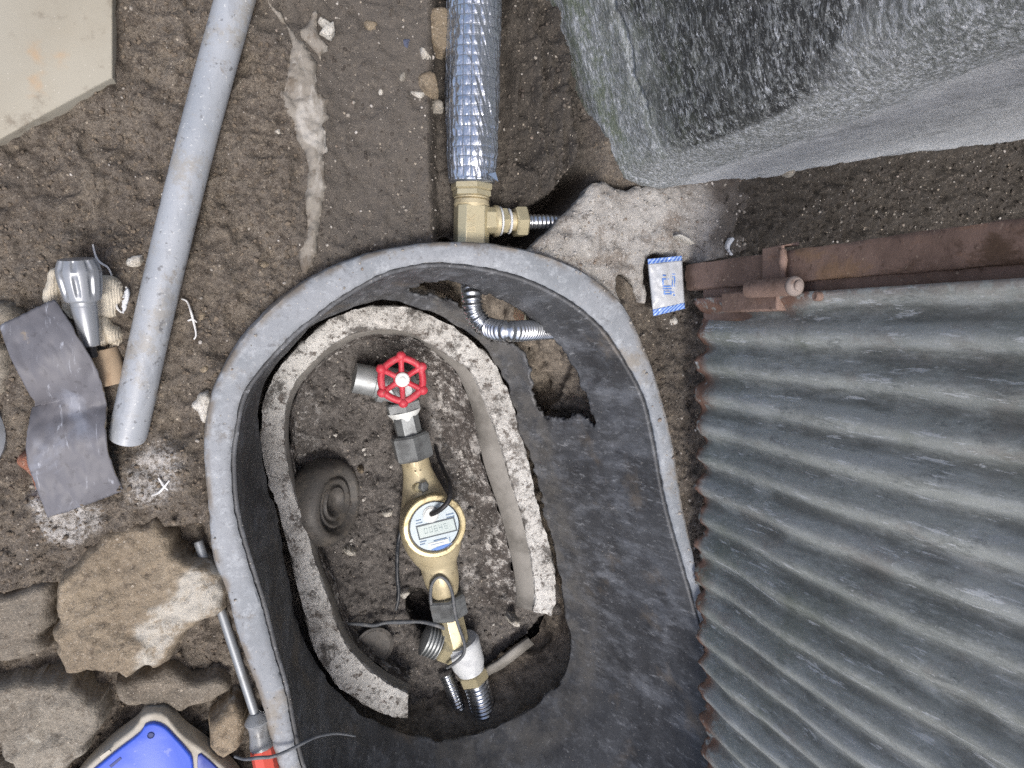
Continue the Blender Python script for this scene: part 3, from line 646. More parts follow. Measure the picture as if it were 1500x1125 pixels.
# ------------------------------------------------------------------ the oval box set in the ground
box = thing('meter_box', 'black oval plastic meter box with worn grey rim sunk in the soil', 'meter box', (CEN[0], CEN[1], ZB))
NZ = 110
HOLE = [(595,421),(620,407),(655,405),(700,420),(740,435),(780,464),(806,487),(832,513),(850,548),(861,580),(872,606),(882,634),(868,618),(848,606),(822,612),(805,607),(792,603),(783,575),(778,545),(770,515),(752,502),(720,497),(692,480),(680,456),(668,440),(640,432),(612,428)]
tt = np.linspace(0, 1, NZ) ** .95
WV = np.zeros((NZ, NU, 3))
for k, t in enumerate(tt):
    cv = Tc * (1 - t) + Bc * t
    th = np.arange(NU) / NU * 40
    zk = ZR - .006 + (ZB - ZR + .006) * t
    bul = .006 * math.sin(math.pi * t) + fbm(th, np.full(NU, t * 4), 3, 61) * .006 * min(1, t * 4)
    cv = cv + (offs(cv, 1.0) - cv) * bul[:, None]
    WV[k, :, :2] = cv; WV[k, :, 2] = zk + (fbm(np.arange(NU) * .35, np.zeros(NU), 4, 66) * .006 if k == NZ - 1 else 0)
wpx, wpy = proj(WV[..., 0], WV[..., 1], WV[..., 2])
hs, hx, hy = sdpoly(wpx, wpy, HOLE, True)
hs = hs + fbm(wpx * .10, wpy * .10, 4, 70) * 6
# only the far wall is torn
side = (WV[..., 1] > CEN[1] - .02)
inh = (hs > 0) & side
Fc = []
for k in range(NZ - 1):
    for j in range(NU):
        j2 = (j + 1) % NU
        if side[k, j] and (hs[k, j] + hs[k, j2] + hs[k + 1, j2] + hs[k + 1, j]) > 0: continue
        Fc.append((k * NU + j, k * NU + j2, (k + 1) * NU + j2, (k + 1) * NU + j)[::-1])
# ragged edge: slide the vertices next to the opening along the wall onto its outline
du = (np.roll(WV, -1, 1) - np.roll(WV, 1, 1)) / 2; dv = np.gradient(WV, axis=0)
def dpx(d):
    e = .25; a, b = proj(*np.moveaxis(WV + d * e, -1, 0)); return (a - wpx) / e, (b - wpy) / e
ua, ub = dpx(du); va, vb = dpx(dv)
gxs, gys = np.gradient(hs, axis=1), np.gradient(hs, axis=0)
det = gxs * gxs + gys * gys + 1e-9
st_u, st_v = -hs * gxs / det, -hs * gys / det
near = side & (np.hypot(st_u, st_v) < .85)
st_u = np.clip(st_u, -.8, .8); st_v = np.clip(st_v, -.8, .8)
WVn = WV + (du * st_u[..., None] + dv * st_v[..., None]) * near[..., None]
WVn = WVn + ((rng.random(WV.shape) - .5) * .0010) * (np.abs(hs) < 5)[..., None] * side[..., None]
dustA = np.repeat(sst(.62, .9, np.linspace(0, 1, NZ)), NU).reshape(NZ, NU) * np.where(WV[..., 0] > CEN[0], 1, .25) + .3 * sst(.12, 0, np.linspace(0, 1, NZ))[:, None]
wall_o = mesh('wall', WVn.reshape(-1, 3), Fc, M['box_wall'], box, attrs={'dust': dustA.ravel()})
sm = wall_o.modifiers.new('thick', 'SOLIDIFY'); sm.thickness = .0045; sm.offset = -1
wall_o.data.update()
def wall_z(px, py):
    d = (wpx - px) ** 2 + (wpy - py) ** 2
    d = np.where(side, d, 1e9); i = np.unravel_index(np.argmin(d), d.shape); return WV[i][2]
# rim
ed = fbm(np.arange(NU) * .9, np.zeros(NU), 4, 81) * .0010
prof = [(Oc, ZR - .055, .006), (Oc, ZR - .03, .003), (Oc, ZR - .004, .0006), (Oc, ZR - .0012, -.0012), (None, .22, 0), (None, .5, 0), (None, .8, 0), (Tc, ZR - .001, .0016), (Tc, ZR - .003, -.0002), (Tc, ZR - .014, .0006), (Tc, ZR - .02, .004)]
V = []; at = []
for cv, z, o_ in prof:
    if cv is None:
        p = offs(Oc, -.0012) * (1 - z) + offs(Tc, .0016) * z; zk = ZR + fbm(np.arange(NU) * .2, np.full(NU, z * 9), 3, 84) * .0012; at += [0.35 if z < .3 else .1] * NU
    else:
        p = offs(cv, o_) + (offs(cv, 1.0) - cv) * ed[:, None] * (.6 if cv is Oc else 1); zk = np.full(NU, z) + fbm(np.arange(NU) * .4, np.zeros(NU), 3, 85) * .0008; at += [.9 if cv is Oc else .25] * NU
    V.append(np.column_stack([p, zk]))
K = len(prof)
Fc = [(k * NU + j, k * NU + (j + 1) % NU, (k + 1) * NU + (j + 1) % NU, (k + 1) * NU + j) for k in range(K - 1) for j in range(NU)]
mesh('rim', np.vstack(V), Fc, M['box_rim'], box, True, 45, {'edge': at})

# ------------------------------------------------------------------ the old concrete ring inside it
R_PX = [(810,902),(815,870),(813,833),(803,793),(790,750),(783,717),(777,683),(763,633),(750,587),(733,547),(713,517),(680,490),(643,467),(600,450),(567,447),(533,450),(500,460),(467,480),(427,517),(393,563),(382,617),(383,667),(397,720),(408,750),(433,850),(460,950),(490,1000),(517,1023),(557,1045),(597,1054)]
I_PX = [(781,896),(784,870),(781,840),(775,800),(763,750),(752,717),(744,690),(731,645),(717,607),(700,565),(685,540),(655,520),(630,505),(598,487),(570,483),(545,484),(510,493),(473,517),(440,550),(423,583),(417,623),(420,667),(430,717),(443,750),(460,817),(480,870),(500,930),(525,965),(560,995),(598,1016)]
L_PX = [(757,888),(757,870),(754,840),(746,800),(733,750),(722,717),(710,680),(700,635),(690,592),(672,550),(660,535),(636,515),(612,497),(590,492),(565,490),(545,490),(513,500),(478,523),(446,556),(429,588),(423,625),(426,668),(436,716),(450,750),(467,815),(487,868),(508,925),(533,958),(566,985),(600,1004)]
W_PX = [(706,892),(699,866),(692,830),(684,790),(673,745),(667,710),(660,690),(648,640),(640,605),(628,570),(618,548),(604,530),(592,516),(578,510),(560,506),(545,505),(520,512),(488,533),(458,563),(441,592),(434,627),(437,668),(446,712),(459,745),(476,810),(498,862),(520,915),(545,945),(575,968),(606,985)]
ZI = -.236
oldring = thing('inner_meter_box', 'old oval concrete meter box with white crusted rim inside the black box', 'meter box', tuple(P(590, 700, -.31)))
NR = 260
def cur(px, z): return np.column_stack([crom(PP(px, z), NR, False), np.full(NR, z)])
# resample all with the same parameter (index based) so the rings correspond
def curi(px, z):
    w = PP(px, z); k = np.linspace(0, len(w) - 1, NR)
    q = crom(w, 3000, False)
    s = np.concatenate([[0], np.cumsum(np.linalg.norm(np.diff(q, axis=0), axis=1))])
    kn = []
    for p in w:
        kn.append(s[np.argmin(((q - p) ** 2).sum(1))])
    kn = np.maximum.accumulate(np.array(kn)); u = np.interp(k, np.arange(len(w)), kn)
    return np.column_stack([np.interp(u, s, q[:, 0]), np.interp(u, s, q[:, 1]), np.full(NR, z)])
cR, cI, cL, cW = curi(R_PX, ZI), curi(I_PX, ZI), curi(L_PX, ZI - .026), curi(W_PX, -.306)
def noise_ring(a, amp, sd, zamp):
    k = np.arange(NR); o = a.copy()
    o[:, 0] += fbm(k * .4, k * 0 + .3, 4, sd) * amp; o[:, 1] += fbm(k * .4, k * 0 + 4.7, 4, sd + 2) * amp; o[:, 2] += fbm(k * .5, k * 0 + 8.1, 4, sd + 4) * zamp
    return o
def strip(rings, name, m, close=False):
    n = len(rings); V = np.vstack(rings)
    Fc = [(k * NR + j, k * NR + j + 1, (k + 1) * NR + j + 1, (k + 1) * NR + j) for k in range(n - 1) for j in range(NR - 1)]
    if close:
        Fc += [tuple(k * NR for k in range(n)), tuple(k * NR + NR - 1 for k in range(n))[::-1]]
    return mesh(name, V, Fc, m, oldring, True, 50)
lowR = cR.copy(); lowR[:, 2] = -.33
lowI = cI.copy(); lowI[:, 2] = ZI - .012
rings = [lowR, noise_ring(cR, .003, 91, .002) + np.array((0, 0, -.004))]
for t in (.04, .2, .4, .6, .8, .96):
    a = cR * (1 - t) + cI * t
    rings.append(noise_ring(a, .002 if 0.1 < t < .9 else .0035, 95 + int(t * 50), .003) + np.array((0, 0, .0015 * math.sin(math.pi * t))))
rings.append(cI + np.array((0, 0, -.006)))
strip(rings, 'rim', M['ring_top'], True)
strip([cI + np.array((0, 0, -.0058)), cI * .5 + cL * .5, cL, cL + np.array((0, 0, -.004))], 'lip', M['ring_lip'])
rw = []
for t in np.linspace(0, 1, 26):
    a = (cL + np.array((0, 0, -.003))) * (1 - t) + cW * t
    a[:, 2] = (ZI - .030) * (1 - t ** .8) + (-.318) * t ** .8
    k = np.arange(NR)
    a[:, 2] += fbm(k * .35, np.full(NR, t * 8), 4, 120) * .009 * math.sin(math.pi * min(1, t * 1.2 + .1)); a[:, 0] += fbm(k * .3, np.full(NR, t * 7), 4, 124) * .006
    rw.append(a)
strip(rw, 'wall', M['ring_wall'])

# ------------------------------------------------------------------ rendered wall at the top right
wa, wl, wf = P(920, 274, -.012), P(836, -10, -.012), P(1500, 192, -.012)
wl = wa + (wl - wa).normalized() * 1.4; wf = wa + (wf - wa).normalized() * 1.5
rc = .045
dl, df = (wl - wa).normalized(), (wf - wa).normalized()
pth = [wl.lerp(wa, t) for t in np.linspace(0, .72, 40)] + [wl.lerp(wa, t) for t in np.linspace(.725, 1 - rc / 1.4, 110)]
for t in np.linspace(0.1, .9, 9):
    a, b = wa + dl * rc, wa + df * rc
    pth.append(a * (1 - t) ** 2 + wa * 2 * t * (1 - t) + b * t * t)
pth += [wa.lerp(wf, t) for t in np.linspace(rc / 1.5, .5, 150)] + [wa.lerp(wf, t) for t in np.linspace(.52, 1, 20)]
pth = np.array([(p.x, p.y) for p in pth]); nw = len(pth)
tn = np.gradient(pth, axis=0); tn /= np.linalg.norm(tn, axis=1)[:, None]; nrm = np.stack([-tn[:, 1], tn[:, 0]], 1)
if (nrm[5] @ np.array((-1, 0.0))) < 0: nrm = -nrm
ss = np.concatenate([[0], np.cumsum(np.linalg.norm(np.diff(pth, axis=0), axis=1))]); s0 = ss[np.argmin(np.linalg.norm(pth - np.array((wa.x, wa.y)), axis=1))]
zs = np.concatenate([np.linspace(-.09, .45, 170), np.linspace(.46, 1.25, 40)])
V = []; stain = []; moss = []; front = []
STAINP = [(940,-60),(985,60),(1000,190),(1050,235),(1120,215),(1180,160),(1230,60),(1290,-60)]
for z in zs:
    d = fbm(ss * 60, np.full(nw, z * 14), 4, 140) * .0025 * min(1, .3 + max(z, 0) * 8) + fbm(ss * 9, np.full(nw, z * 5), 3, 143) * .005 + fbm(ss * 200, np.full(nw, z * 60), 2, 147) * .0016 * min(1, .2 + max(z, 0) * 10)
    d = d + .010 * np.exp(-max(z, 0) / .03)
    lf = ss < s0
    zc_ = .062 + .012 * np.sin(ss * 11) + .006 * fbm(ss * 30, ss * 0, 3, 158)
    d = d - lf * sst(.03, .07, s0 - ss) * (.0055 * np.exp(-((z - zc_) / .0032) ** 2)) + lf * .003 * sst(.012, -.002, z - zc_)
    d = d - .006 * sst(.05, 0, np.abs(ss - (s0 - .05 - .02 * np.sin(z * 9)))) * 0
    V.append(np.column_stack([pth + nrm * d[:, None], np.full(nw, z)]))
    sl = s0 - ss
    qx, qy = proj(pth[:, 0], pth[:, 1], np.full(nw, min(z, .55)))
    stain.append(np.where(lf, np.clip(sst(-70, 50, sdpoly(qx, qy, STAINP) + 60 * fbm(ss * 30, np.full(nw, z * 20), 3, 150)) + .12, 0, 1), .0))
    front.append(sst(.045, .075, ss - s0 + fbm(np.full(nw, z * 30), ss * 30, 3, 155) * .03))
    moss.append(np.where(lf, sst(.06, .0, z) * sst(.02, .07, sl) * .9 + .35 * sst(.3, .1, z), 0))
V = np.vstack(V); K = len(zs)
Fc = [(k * nw + j, k * nw + j + 1, (k + 1) * nw + j + 1, (k + 1) * nw + j) for k in range(K - 1) for j in range(nw - 1)]
bc = len(V); bk = wl + (wf - wa)
V = np.vstack([V, [(bk.x, bk.y, -.09), (bk.x, bk.y, 1.25)]])
Fc += [tuple((K - 1) * nw + j for j in range(nw)) + (bc + 1,), ((K - 1) * nw, 0, bc, bc + 1), (nw - 1, (K - 1) * nw + nw - 1, bc + 1, bc)]
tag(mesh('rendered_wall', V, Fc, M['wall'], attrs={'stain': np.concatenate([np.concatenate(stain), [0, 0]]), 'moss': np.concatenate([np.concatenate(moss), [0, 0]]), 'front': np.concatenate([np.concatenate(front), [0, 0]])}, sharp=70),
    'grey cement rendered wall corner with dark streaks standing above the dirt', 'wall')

# ------------------------------------------------------------------ corrugated gate
gate = thing('corrugated_gate', 'weathered corrugated zinc sheet gate hung beside the oval box', 'gate', tuple(P(1024, 440, .03)))
ga, gb = P(1025, 437, .035), P(1031, 1125, .035)
gd = (gb - ga).normalized(); gn = Vector((-abs(gd.y), gd.x * (1 if gd.y < 0 else -1), 0)).normalized()
if gn.x > 0: gn = -gn
c1, c2 = P(1018, 624, .035), P(1018, 758, .035)
pitch = (c2 - c1).length / 3.0
s_off = (c1 - ga).dot(gd)
Lg = (gb - ga).length + .45
su = np.arange(0, Lg, pitch / 16); zu = np.concatenate([np.linspace(0, .02, 7), np.linspace(.026, .5, 90), np.linspace(.52, 1.05, 16)])
S_, Zu = np.meshgrid(su, zu, indexing='ij')
amp = .0044
ridge = np.cos(2 * np.pi * (S_ - s_off) / pitch)
off = amp * ridge + fbm(S_ * 6, Zu * 5, 3, 160) * .010 + fbm(S_ * 14, Zu * 12, 2, 162) * .003 + fbm(S_ * 30, Zu * 20, 3, 163) * .0012
jagz = fbm(su * 110, su * 0, 4, 165) * .005 + .004 * np.cos(2 * np.pi * (su - s_off) / pitch) * -.4 + fbm(su * 9, su * 0 + 2, 2, 168) * .010
Zf = .032 + Zu + jagz[:, None] * np.exp(-Zu / .03)
off = off + (fbm(S_ * 140, Zu * 40, 3, 169) * .006) * np.exp(-Zu / .012)
gv = np.stack([ga.x + gd.x * S_ + gn.x * off, ga.y + gd.y * S_ + gn.y * off, Zf], -1)
ns, nz2 = S_.shape
idg_ = np.arange(ns * nz2).reshape(ns, nz2)
GFc = np.stack([idg_[:-1, :-1].ravel(), idg_[1:, :-1].ravel(), idg_[1:, 1:].ravel(), idg_[:-1, 1:].ravel()], 1)
rust = np.clip(np.exp(-Zu / (.008 + .022 * np.clip(fbm(S_ * 18, Zu * 3, 3, 175) + .25, 0, 1))) * .95 + .9 * sst(.028, .0, S_ + .01 * fbm(S_ * 40, Zu * 40, 3, 171)) * sst(.22, .10, Zu) + .3 * sst(.015, 0, S_), 0, 1)
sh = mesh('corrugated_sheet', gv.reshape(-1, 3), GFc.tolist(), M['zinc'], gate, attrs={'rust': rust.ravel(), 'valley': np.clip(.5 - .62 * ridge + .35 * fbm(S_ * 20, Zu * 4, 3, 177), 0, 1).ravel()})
sm = sh.modifiers.new('thick', 'SOLIDIFY'); sm.thickness = .0012; sm.offset = 0
def gpt(px, py, s_plane):       # a point of the picture on the gate plane moved s_plane towards the camera
    d = Vector(RN @ np.array((px - 750.0, 562.5 - py, -F)))
    o = Vector((0, 0, H)); q = ga + gn * s_plane
    t = (q - o).dot(gn) / d.dot(gn)
    return o + d * t
# stile of the gate: a flat bar behind the edge of the sheet
def bar(name, a, b, t0, t1, z0, z1, m, parent, bevel=.0015):
    q = [a + gn * t0, b + gn * t0, b + gn * t1, a + gn * t1]
    return box8(name, [(p.x, p.y, z0) for p in q] + [(p.x, p.y, z1) for p in q], m, parent, bevel)
bar('stile', ga - gd * .016, ga + gd * .026, -.012, -.007, .03, 1.06, M['rust'], gate)
bar('rail', ga + gd * .028, ga + gd * Lg, -.036, -.0085, .62, .655, M['rust'], gate)
bar('bottom_rail', ga + gd * .028, ga + gd * Lg, -.036, -.0085, .14, .17, M['rust'], gate)
hp = P(1120, 440, .13)
# hinge leaf on the gate
zl = (.085, .175)
bar('hinge_leaf', ga - gd * .004, ga + gd * .016, -.0065, .0065, zl[0], zl[1], M['rust'], gate, .002)
rv = gpt(1196, 434, .006)
lathe('rivet', [(.0042, -.004), (.0042, .001), (.003, .0022), (.0012, .0018)], rv, gn, M['rust'], gate, n=14)
# post of the gate
p1 = P(1010, 387, .012); p2 = p1 + gd * .0295
pdv = (p2 - p1); pdn = Vector((-pdv.y, pdv.x, 0)).normalized()
if pdn.x < 0: pdn = -pdn
post = thing('gate_post', 'brown rusted steel gate post with hinge strap beside the wall', 'post', tuple(p1))
q = [p1, p2, p2 + pdn * .032, p1 + pdn * .032]
nzp = 60
zp = np.concatenate([[.004], np.linspace(.012, .6, 50), np.linspace(.65, 1.2, 8)])
rp = crom([(p.x, p.y) for p in q], 4) if False else np.array([(p.x, p.y) for p in q])
# rounded square tube with pitted faces
ring = []
for i in range(4):
    a, b, d = rp[i - 1], rp[i], rp[(i + 1) % 4]
    e1 = b + (a - b) / np.linalg.norm(a - b) * .004; e2 = b + (d - b) / np.linalg.norm(d - b) * .004
    ring += [e1, (e1 + e2 + 2 * b) / 4, e2]
    for t in (.25, .5, .75): ring.append(e2 + (d + (b - d) / np.linalg.norm(b - d) * .004 - e2) * t)
ring = np.array(ring); nr = len(ring); cr = ring.mean(0)
V = []
for z in zp:
    k = np.arange(nr)
    dd = (ring - cr) / np.linalg.norm(ring - cr, axis=1)[:, None]
    V.append(np.column_stack([ring + dd * (fbm(k * 1.3, np.full(nr, z * 60), 3, 180) * .0016)[:, None], np.full(nr, z) + (fbm(k * .7, k * 0, 3, 184) * .006 if z < .01 else 0)]))
V = np.vstack(V)
Fc = [(k * nr + j, k * nr + (j + 1) % nr, (k + 1) * nr + (j + 1) % nr, (k + 1) * nr + j) for k in range(len(zp) - 1) for j in range(nr)]
Fc += [tuple(range(nr))[::-1], tuple((len(zp) - 1) * nr + j for j in range(nr))]
mesh('tube', V, Fc, M['rust_bar'], post, True, 50)
# hinge barrel: stands in front of the gap between post and sheet
def on_line(px, py, base, t=0):  # height of the point above base seen at px
    k = math.hypot(px - NAD[0], py - NAD[1]); return k
hb = ((p2 + ga) * .5 + gn * .012)
hbx, hby = hb.x, hb.y
def zfor(px):                   # height at which the barrel's axis shows at px
    lo, hi = .0, .6
    for _ in range(40):
        mid = (lo + hi) / 2
        if proj(hbx, hby, mid)[0] < px: lo = mid
        else: hi = mid
    return lo
z0h, z1h = zfor(1098), zfor(1162)
lathe('hinge_barrel', [(.004, 0), (.0076, 0), (.0084, .001), (.0084, z1h - z0h - .001), (.008, z1h - z0h), (.004, z1h - z0h)], (hbx, hby, z0h), (0, 0, 1), M['rust'], post, n=28)
lathe('hinge_pin', [(.004, 0), (.0086, 0), (.009, .0015), (.0084, .004), (.0068, .0056), (.0048, .006), (.0046, .008), (.003, .009), (.001, .0092)], (hbx, hby, z1h + .0002), (0, 0, 1), M['bolt'], post, n=28)
# strap welded from the barrel round the post
zs0 = (z0h + .012, z0h + .040)
st = [Vector((hbx, hby, 0)) - gd * .008 + gn * -.004, p2 - pdn * .004, p1 - pdn * .004 - pdv.normalized() * .004, p1 + pdn * .012 - pdv.normalized() * .004]
V = []
for i, p in enumerate(st):
    a = pdn * -.0035 if i < 3 else -pdv.normalized() * .0035
    for z in zs0:
        V.append((p.x, p.y, z)); V.append((p.x + a.x, p.y + a.y, z))
Fc = []
for i in range(3):
    b = i * 4
    for a_, c_ in ((0, 1), (1, 3), (3, 2), (2, 0)): Fc.append((b + a_, b + c_, b + 4 + c_, b + 4 + a_))
Fc += [(0, 2, 3, 1), (12, 13, 15, 14)]
so = mesh('hinge_strap', V, Fc, M['rust'], post, True, 40)
bm_ = so.modifiers.new('bevel', 'BEVEL'); bm_.width = .001; bm_.segments = 2
w0 = P(1130, 385, z0h + .02)
tube('weld_bead', [Vector((p1.x, p1.y, zs0[1])) - pdn * .006, Vector((p1.x, p1.y, zs0[1] + .002)) * .5 + Vector((p2.x, p2.y, zs0[1] + .001)) * .5 - pdn * .007, Vector((p2.x, p2.y, zs0[1])) - pdn * .006], [.003, .0042, .0026, .0038], M['rust'], post, n=9, smooth_n=24)

# ------------------------------------------------------------------ broken mortar beside the trench
mo = outline(MORT, .012, .004, 5)
def mtop(X, Y, D):
    px, py = proj(X, Y, np.full(np.shape(X), .012))
    f1, f2, idv = worley(X * 90, Y * 90, 203)
    z = .006 + fbm(X * 14, Y * 14, 4, 200) * .007 + fbm(X * 90, Y * 90, 5, 204) * .005 - np.abs(fbm(X * 50, Y * 50, 4, 205)) * .004
    z = z - .010 * sst(1040, 1120, px + 40 * fbm(X * 40, Y * 40, 3, 207)) - .02 * sst(1080, 1150, px)
    return z - .005 * (1 - np.clip(D / .006, 0, 1)) ** 2
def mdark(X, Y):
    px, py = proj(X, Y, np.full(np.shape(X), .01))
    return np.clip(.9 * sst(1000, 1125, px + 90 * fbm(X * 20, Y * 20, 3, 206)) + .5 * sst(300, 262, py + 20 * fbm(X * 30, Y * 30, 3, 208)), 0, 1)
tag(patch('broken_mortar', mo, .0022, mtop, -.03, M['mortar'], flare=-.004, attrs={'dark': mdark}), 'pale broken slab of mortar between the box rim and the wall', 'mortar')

# ------------------------------------------------------------------ left side: cement residue, board, rocks
CEM = [(382,-40),(388,2),(405,20),(418,37),(426,62),(424,88),(420,100),(419,120),(412,146),(407,156),(420,170),(432,190),(437,205),(447,225),(452,250),(447,290),(450,335),(438,378),(450,400),(463,372),(468,330),(474,300),(477,230),(477,160),(480,142),(467,128),(463,92),(452,75),(442,60),(430,45),(422,34),(410,18),(396,0),(392,-40)]
def flat_top(h, seed, amp=.003, e=.004):
    def f(X, Y, D):
        return Gz(X, Y) * .55 + h * np.clip(D / e, 0, 1) ** .6 + fbm(X * 70, Y * 70, 4, seed) * amp
    return f
tag(patch('cement_smear', outline(CEM, .0, .004, 9, n=260),   .0018, flat_top(.0045, 211, .0022), -.03, M['cement']), 'whitish dried cement smear running down the soil right of the grey pipe', 'cement')
CEM2 = [(452,-30),(455,5),(460,25),(455,40),(446,48),(452,62),(462,76),(466,92),(470,82),(478,84),(480,72),(474,66),(476,56),(468,50),(464,20),(460,-30)]
tag(patch('cement_flake', outline([(466,26),(472,22),(482,30),(490,27),(492,34),(494,42),(487,47),(485,55),(476,51),(468,44),(472,38)], .004, .002, 12), .0014, flat_top(.008, 214, .001, .001), -.005, M['stone_pale']), 'thin white cement flake with ragged edges beside the cement smear', 'cement flake')
tag(patch('cement_patch', outline([(440,48),(452,30),(458,8),(466,10),(464,32),(468,52),(478,62),(480,72),(474,76),(470,84),(464,72),(452,66),(446,62)], .0, .003, 15), .0018, flat_top(.004, 215, .0018), -.02, M['cement']), 'thin grey cement crust patch above the long smear', 'cement')
bd_ = PP([(-70,-80),(166,-80),(166,116),(70,168),(0,207),(-70,246)], .012)
tag(prism('beige_board', bd_, -.02, .016, M['board'], bevel=.0015), 'beige flat board lying in the top left corner on the soil', 'board')

rock('rock', [(84,850),(100,828),(140,790),(150,775),(175,766),(210,762),(225,750),(250,768),(272,800),(290,812),(312,815),(338,850),(332,882),(300,905),(270,935),(240,965),(190,985),(150,978),(100,972),(84,930),(78,885)], -.030, .046, M['rock_pale'], 301, 'large tan rock with a pale broken corner against the box rim', w=.011, amp=1.0, zb=-.09, tilt=(.03, -.03), step=.0022, jag=.004, attrs={'pale': lambda X, Y: sst(-14, 30, 26 * fbm(X * 60, Y * 60, 4, 311) + sdpoly(*proj(X, Y, np.full(np.shape(X), .016)), [(205,915),(235,880),(262,850),(300,818),(338,850),(332,882),(300,905),(270,935),(240,965),(195,985)]))})
rock('rock', [(-80,875),(-20,865),(30,850),(75,841),(88,858),(80,910),(77,945),(50,958),(0,976),(-80,990)], -.034, .036, M['rock2'], 302, 'flat grey brown rock at the left edge beside the large tan rock', w=.009, amp=.7, zb=-.09, step=.0024, jag=.004)
rock('rock', [(-80,1000),(0,988),(50,980),(110,986),(140,1000),(155,1040),(140,1085),(115,1110),(100,1140),(60,1160),(20,1120),(-5,1085),(-40,1080),(-80,1060)], -.030, .038, M['rock3'], 303, 'pale grey rock below the flat rock in the lower left', w=.009, amp=.8, zb=-.09, step=.0024, jag=.004)
rock('rock', [(168,992),(200,986),(245,968),(285,985),(325,982),(336,1010),(300,1030),(262,1034),(225,1026),(190,1034),(166,1020)], -.036, .030, M['rock2'], 304, 'brown rock wedged under the large rock above the blue plastic', w=.009, amp=.8, zb=-.09, step=.0024, jag=.004)
rock('rock', [(304,1058),(318,1040),(345,1016),(360,1045),(362,1070),(352,1092),(332,1108),(316,1098),(304,1080)], -.022, .032, M['rock'], 305, 'small beige rock between the blue plastic and the screwdriver handle', w=.009, amp=.7, zb=-.09, step=.0022)
rock('rock', [(-60,1100),(-20,1096),(15,1120),(30,1160),(0,1200),(-60,1200)], -.034, .03, M['rock3'], 306, 'grey rock tip at the bottom left corner', w=.014, zb=-.09)
rock('rock', [(-60,448),(-10,442),(22,445),(34,458),(28,476),(10,486),(-20,492),(-60,490)], -.012, .026, M['rock3'], 307, 'pale grey rock left of the cotton glove partly under the rubber sheet', w=.014, zb=-.05)
rock('rock', [(-60,488),(-10,484),(14,500),(24,540),(26,562),(10,578),(-20,580),(-60,575)], -.014, .020, M['rock3'], 308, 'grey rock half hidden by the top of the rubber sheet', w=.012, zb=-.05)
rock('stone', [(205,560),(215,530),(224,524),(236,530),(237,560),(236,585),(228,602),(214,608),(210,590)], -.004, .012, M['stone_grey'], 309, 'long grey white stone beside the lower end of the grey pipe', 'stone', w=.010, step=.002, amp=.5, jag=.0015)
rock('stone', [(278,598),(284,580),(290,574),(300,573),(306,572),(310,580),(318,582),(312,602),(303,618),(298,624),(291,620),(285,608)], -.002, .014, M['stone_pale'], 310, 'white jagged stone chip touching the left side of the rim', 'stone', w=.007, step=.0018, amp=.5, jag=.0025)
SM = [((625,120),[(613,112),(620,104),(632,102),(640,108),(643,124),(644,138),(636,138),(626,136),(616,124)],'stone_brown','tan pebble in the soil close to the left of the foil pipe',.008),
      ((640,25),[(620,20),(632,12),(650,10),(660,20),(660,60),(650,78),(636,70),(626,50)],'stone_brown','dull brown lump of stone at the top beside the foil pipe',.010),
      ((543,37),[(535,30),(545,28),(554,36),(555,46),(546,47),(537,42)],'stone_brown','small oval brown pebble in the smooth soil',.005),
      ((595,62),[(588,58),(594,56),(602,58),(600,66),(598,72),(592,68)],'stone_blue','small bluish pebble above the tan pebble',.004),
      ((623,76),[(616,70),(622,68),(630,78),(632,84),(626,86),(618,82)],'stone_pale','pale pink pebble right of the bluish pebble',.005),
      ((612,136),[(600,134),(608,132),(622,134),(622,142),(610,143)],'stone_pale','flat whitish pebble at the foot of the tan pebble',.004),
      ((590,112),[(584,110),(590,104),(596,108),(594,118),(586,118)],'stone_grey','round grey pebble left of the tan pebble',.005),
      ((640,152),[(634,148),(642,144),(650,150),(648,160),(638,160)],'stone_grey','grey pebble just below the tan pebble',.005),
      ((557,134),[(554,132),(558,129),(562,132),(560,139),(555,139)],'stone_pale','bright white chip in the smooth soil left of the foil pipe',.003),
      ((407,195),[(402,190),(408,189),(414,199),(408,200),(402,196)],'stone_pale','small white chip left of the cement smear',.003),
      ((190,385),[(182,384),(192,376),(206,374),(206,388),(198,392),(186,391)],'stone_pale','pale stone half under the left side of the grey pipe',.006),
      ((284,1),[(280,40),(286,38),(292,44),(288,50),(280,48)],'stone_brown','tan chip of stone left of the upper grey pipe',.004),
      ((295,465),[(290,460),(297,456),(302,464),(296,472),(290,470)],'stone_brown','yellow tan pebble beside the white thread',.004),
      ((300,542),[(292,540),(300,534),(308,540),(306,548),(296,549)],'stone_brown','tan pebble between the long grey stone and the rim',.004),
      ((383,388),[(380,386),(385,382),(392,386),(390,392),(383,393)],'stone_brown','brown pebble in the crumbly soil right of the pipe',.004),
      ((1105,305),[(1103,298),(1110,294),(1116,304),(1110,310),(1104,306)],'stone_grey','grey pebble in the dark dirt below the wall',.004),
      ((1155,252),[(1150,246),(1158,242),(1166,250),(1160,258),(1152,256)],'stone_grey','second grey pebble higher up in the dark dirt by the wall',.004),
      ((988,470),[(982,468),(988,463),(994,470),(990,476),(984,475)],'stone_pale','cream pebble just below the blue white packet',.005)]
for i, (ce, pts, mk, lb, h) in enumerate(SM):
    zc = float(Gz(np.array([P(*ce, 0).x]), np.array([P(*ce, 0).y]))[0]) - .001
    rock('pebble', pts, zc, h, M[mk], 330 + i, lb, 'pebble', w=.004, step=.0014, amp=.18, jag=.0008, zb=zc - .008)
rock('brick_fragment', [(22,675),(40,662),(52,668),(62,700),(64,722),(52,716),(42,696)], -.004, .016, M['brick'], 390, 'reddish brick fragment sticking out under the rubber sheet', 'brick', w=.006, step=.0018, amp=.4, zb=-.03)
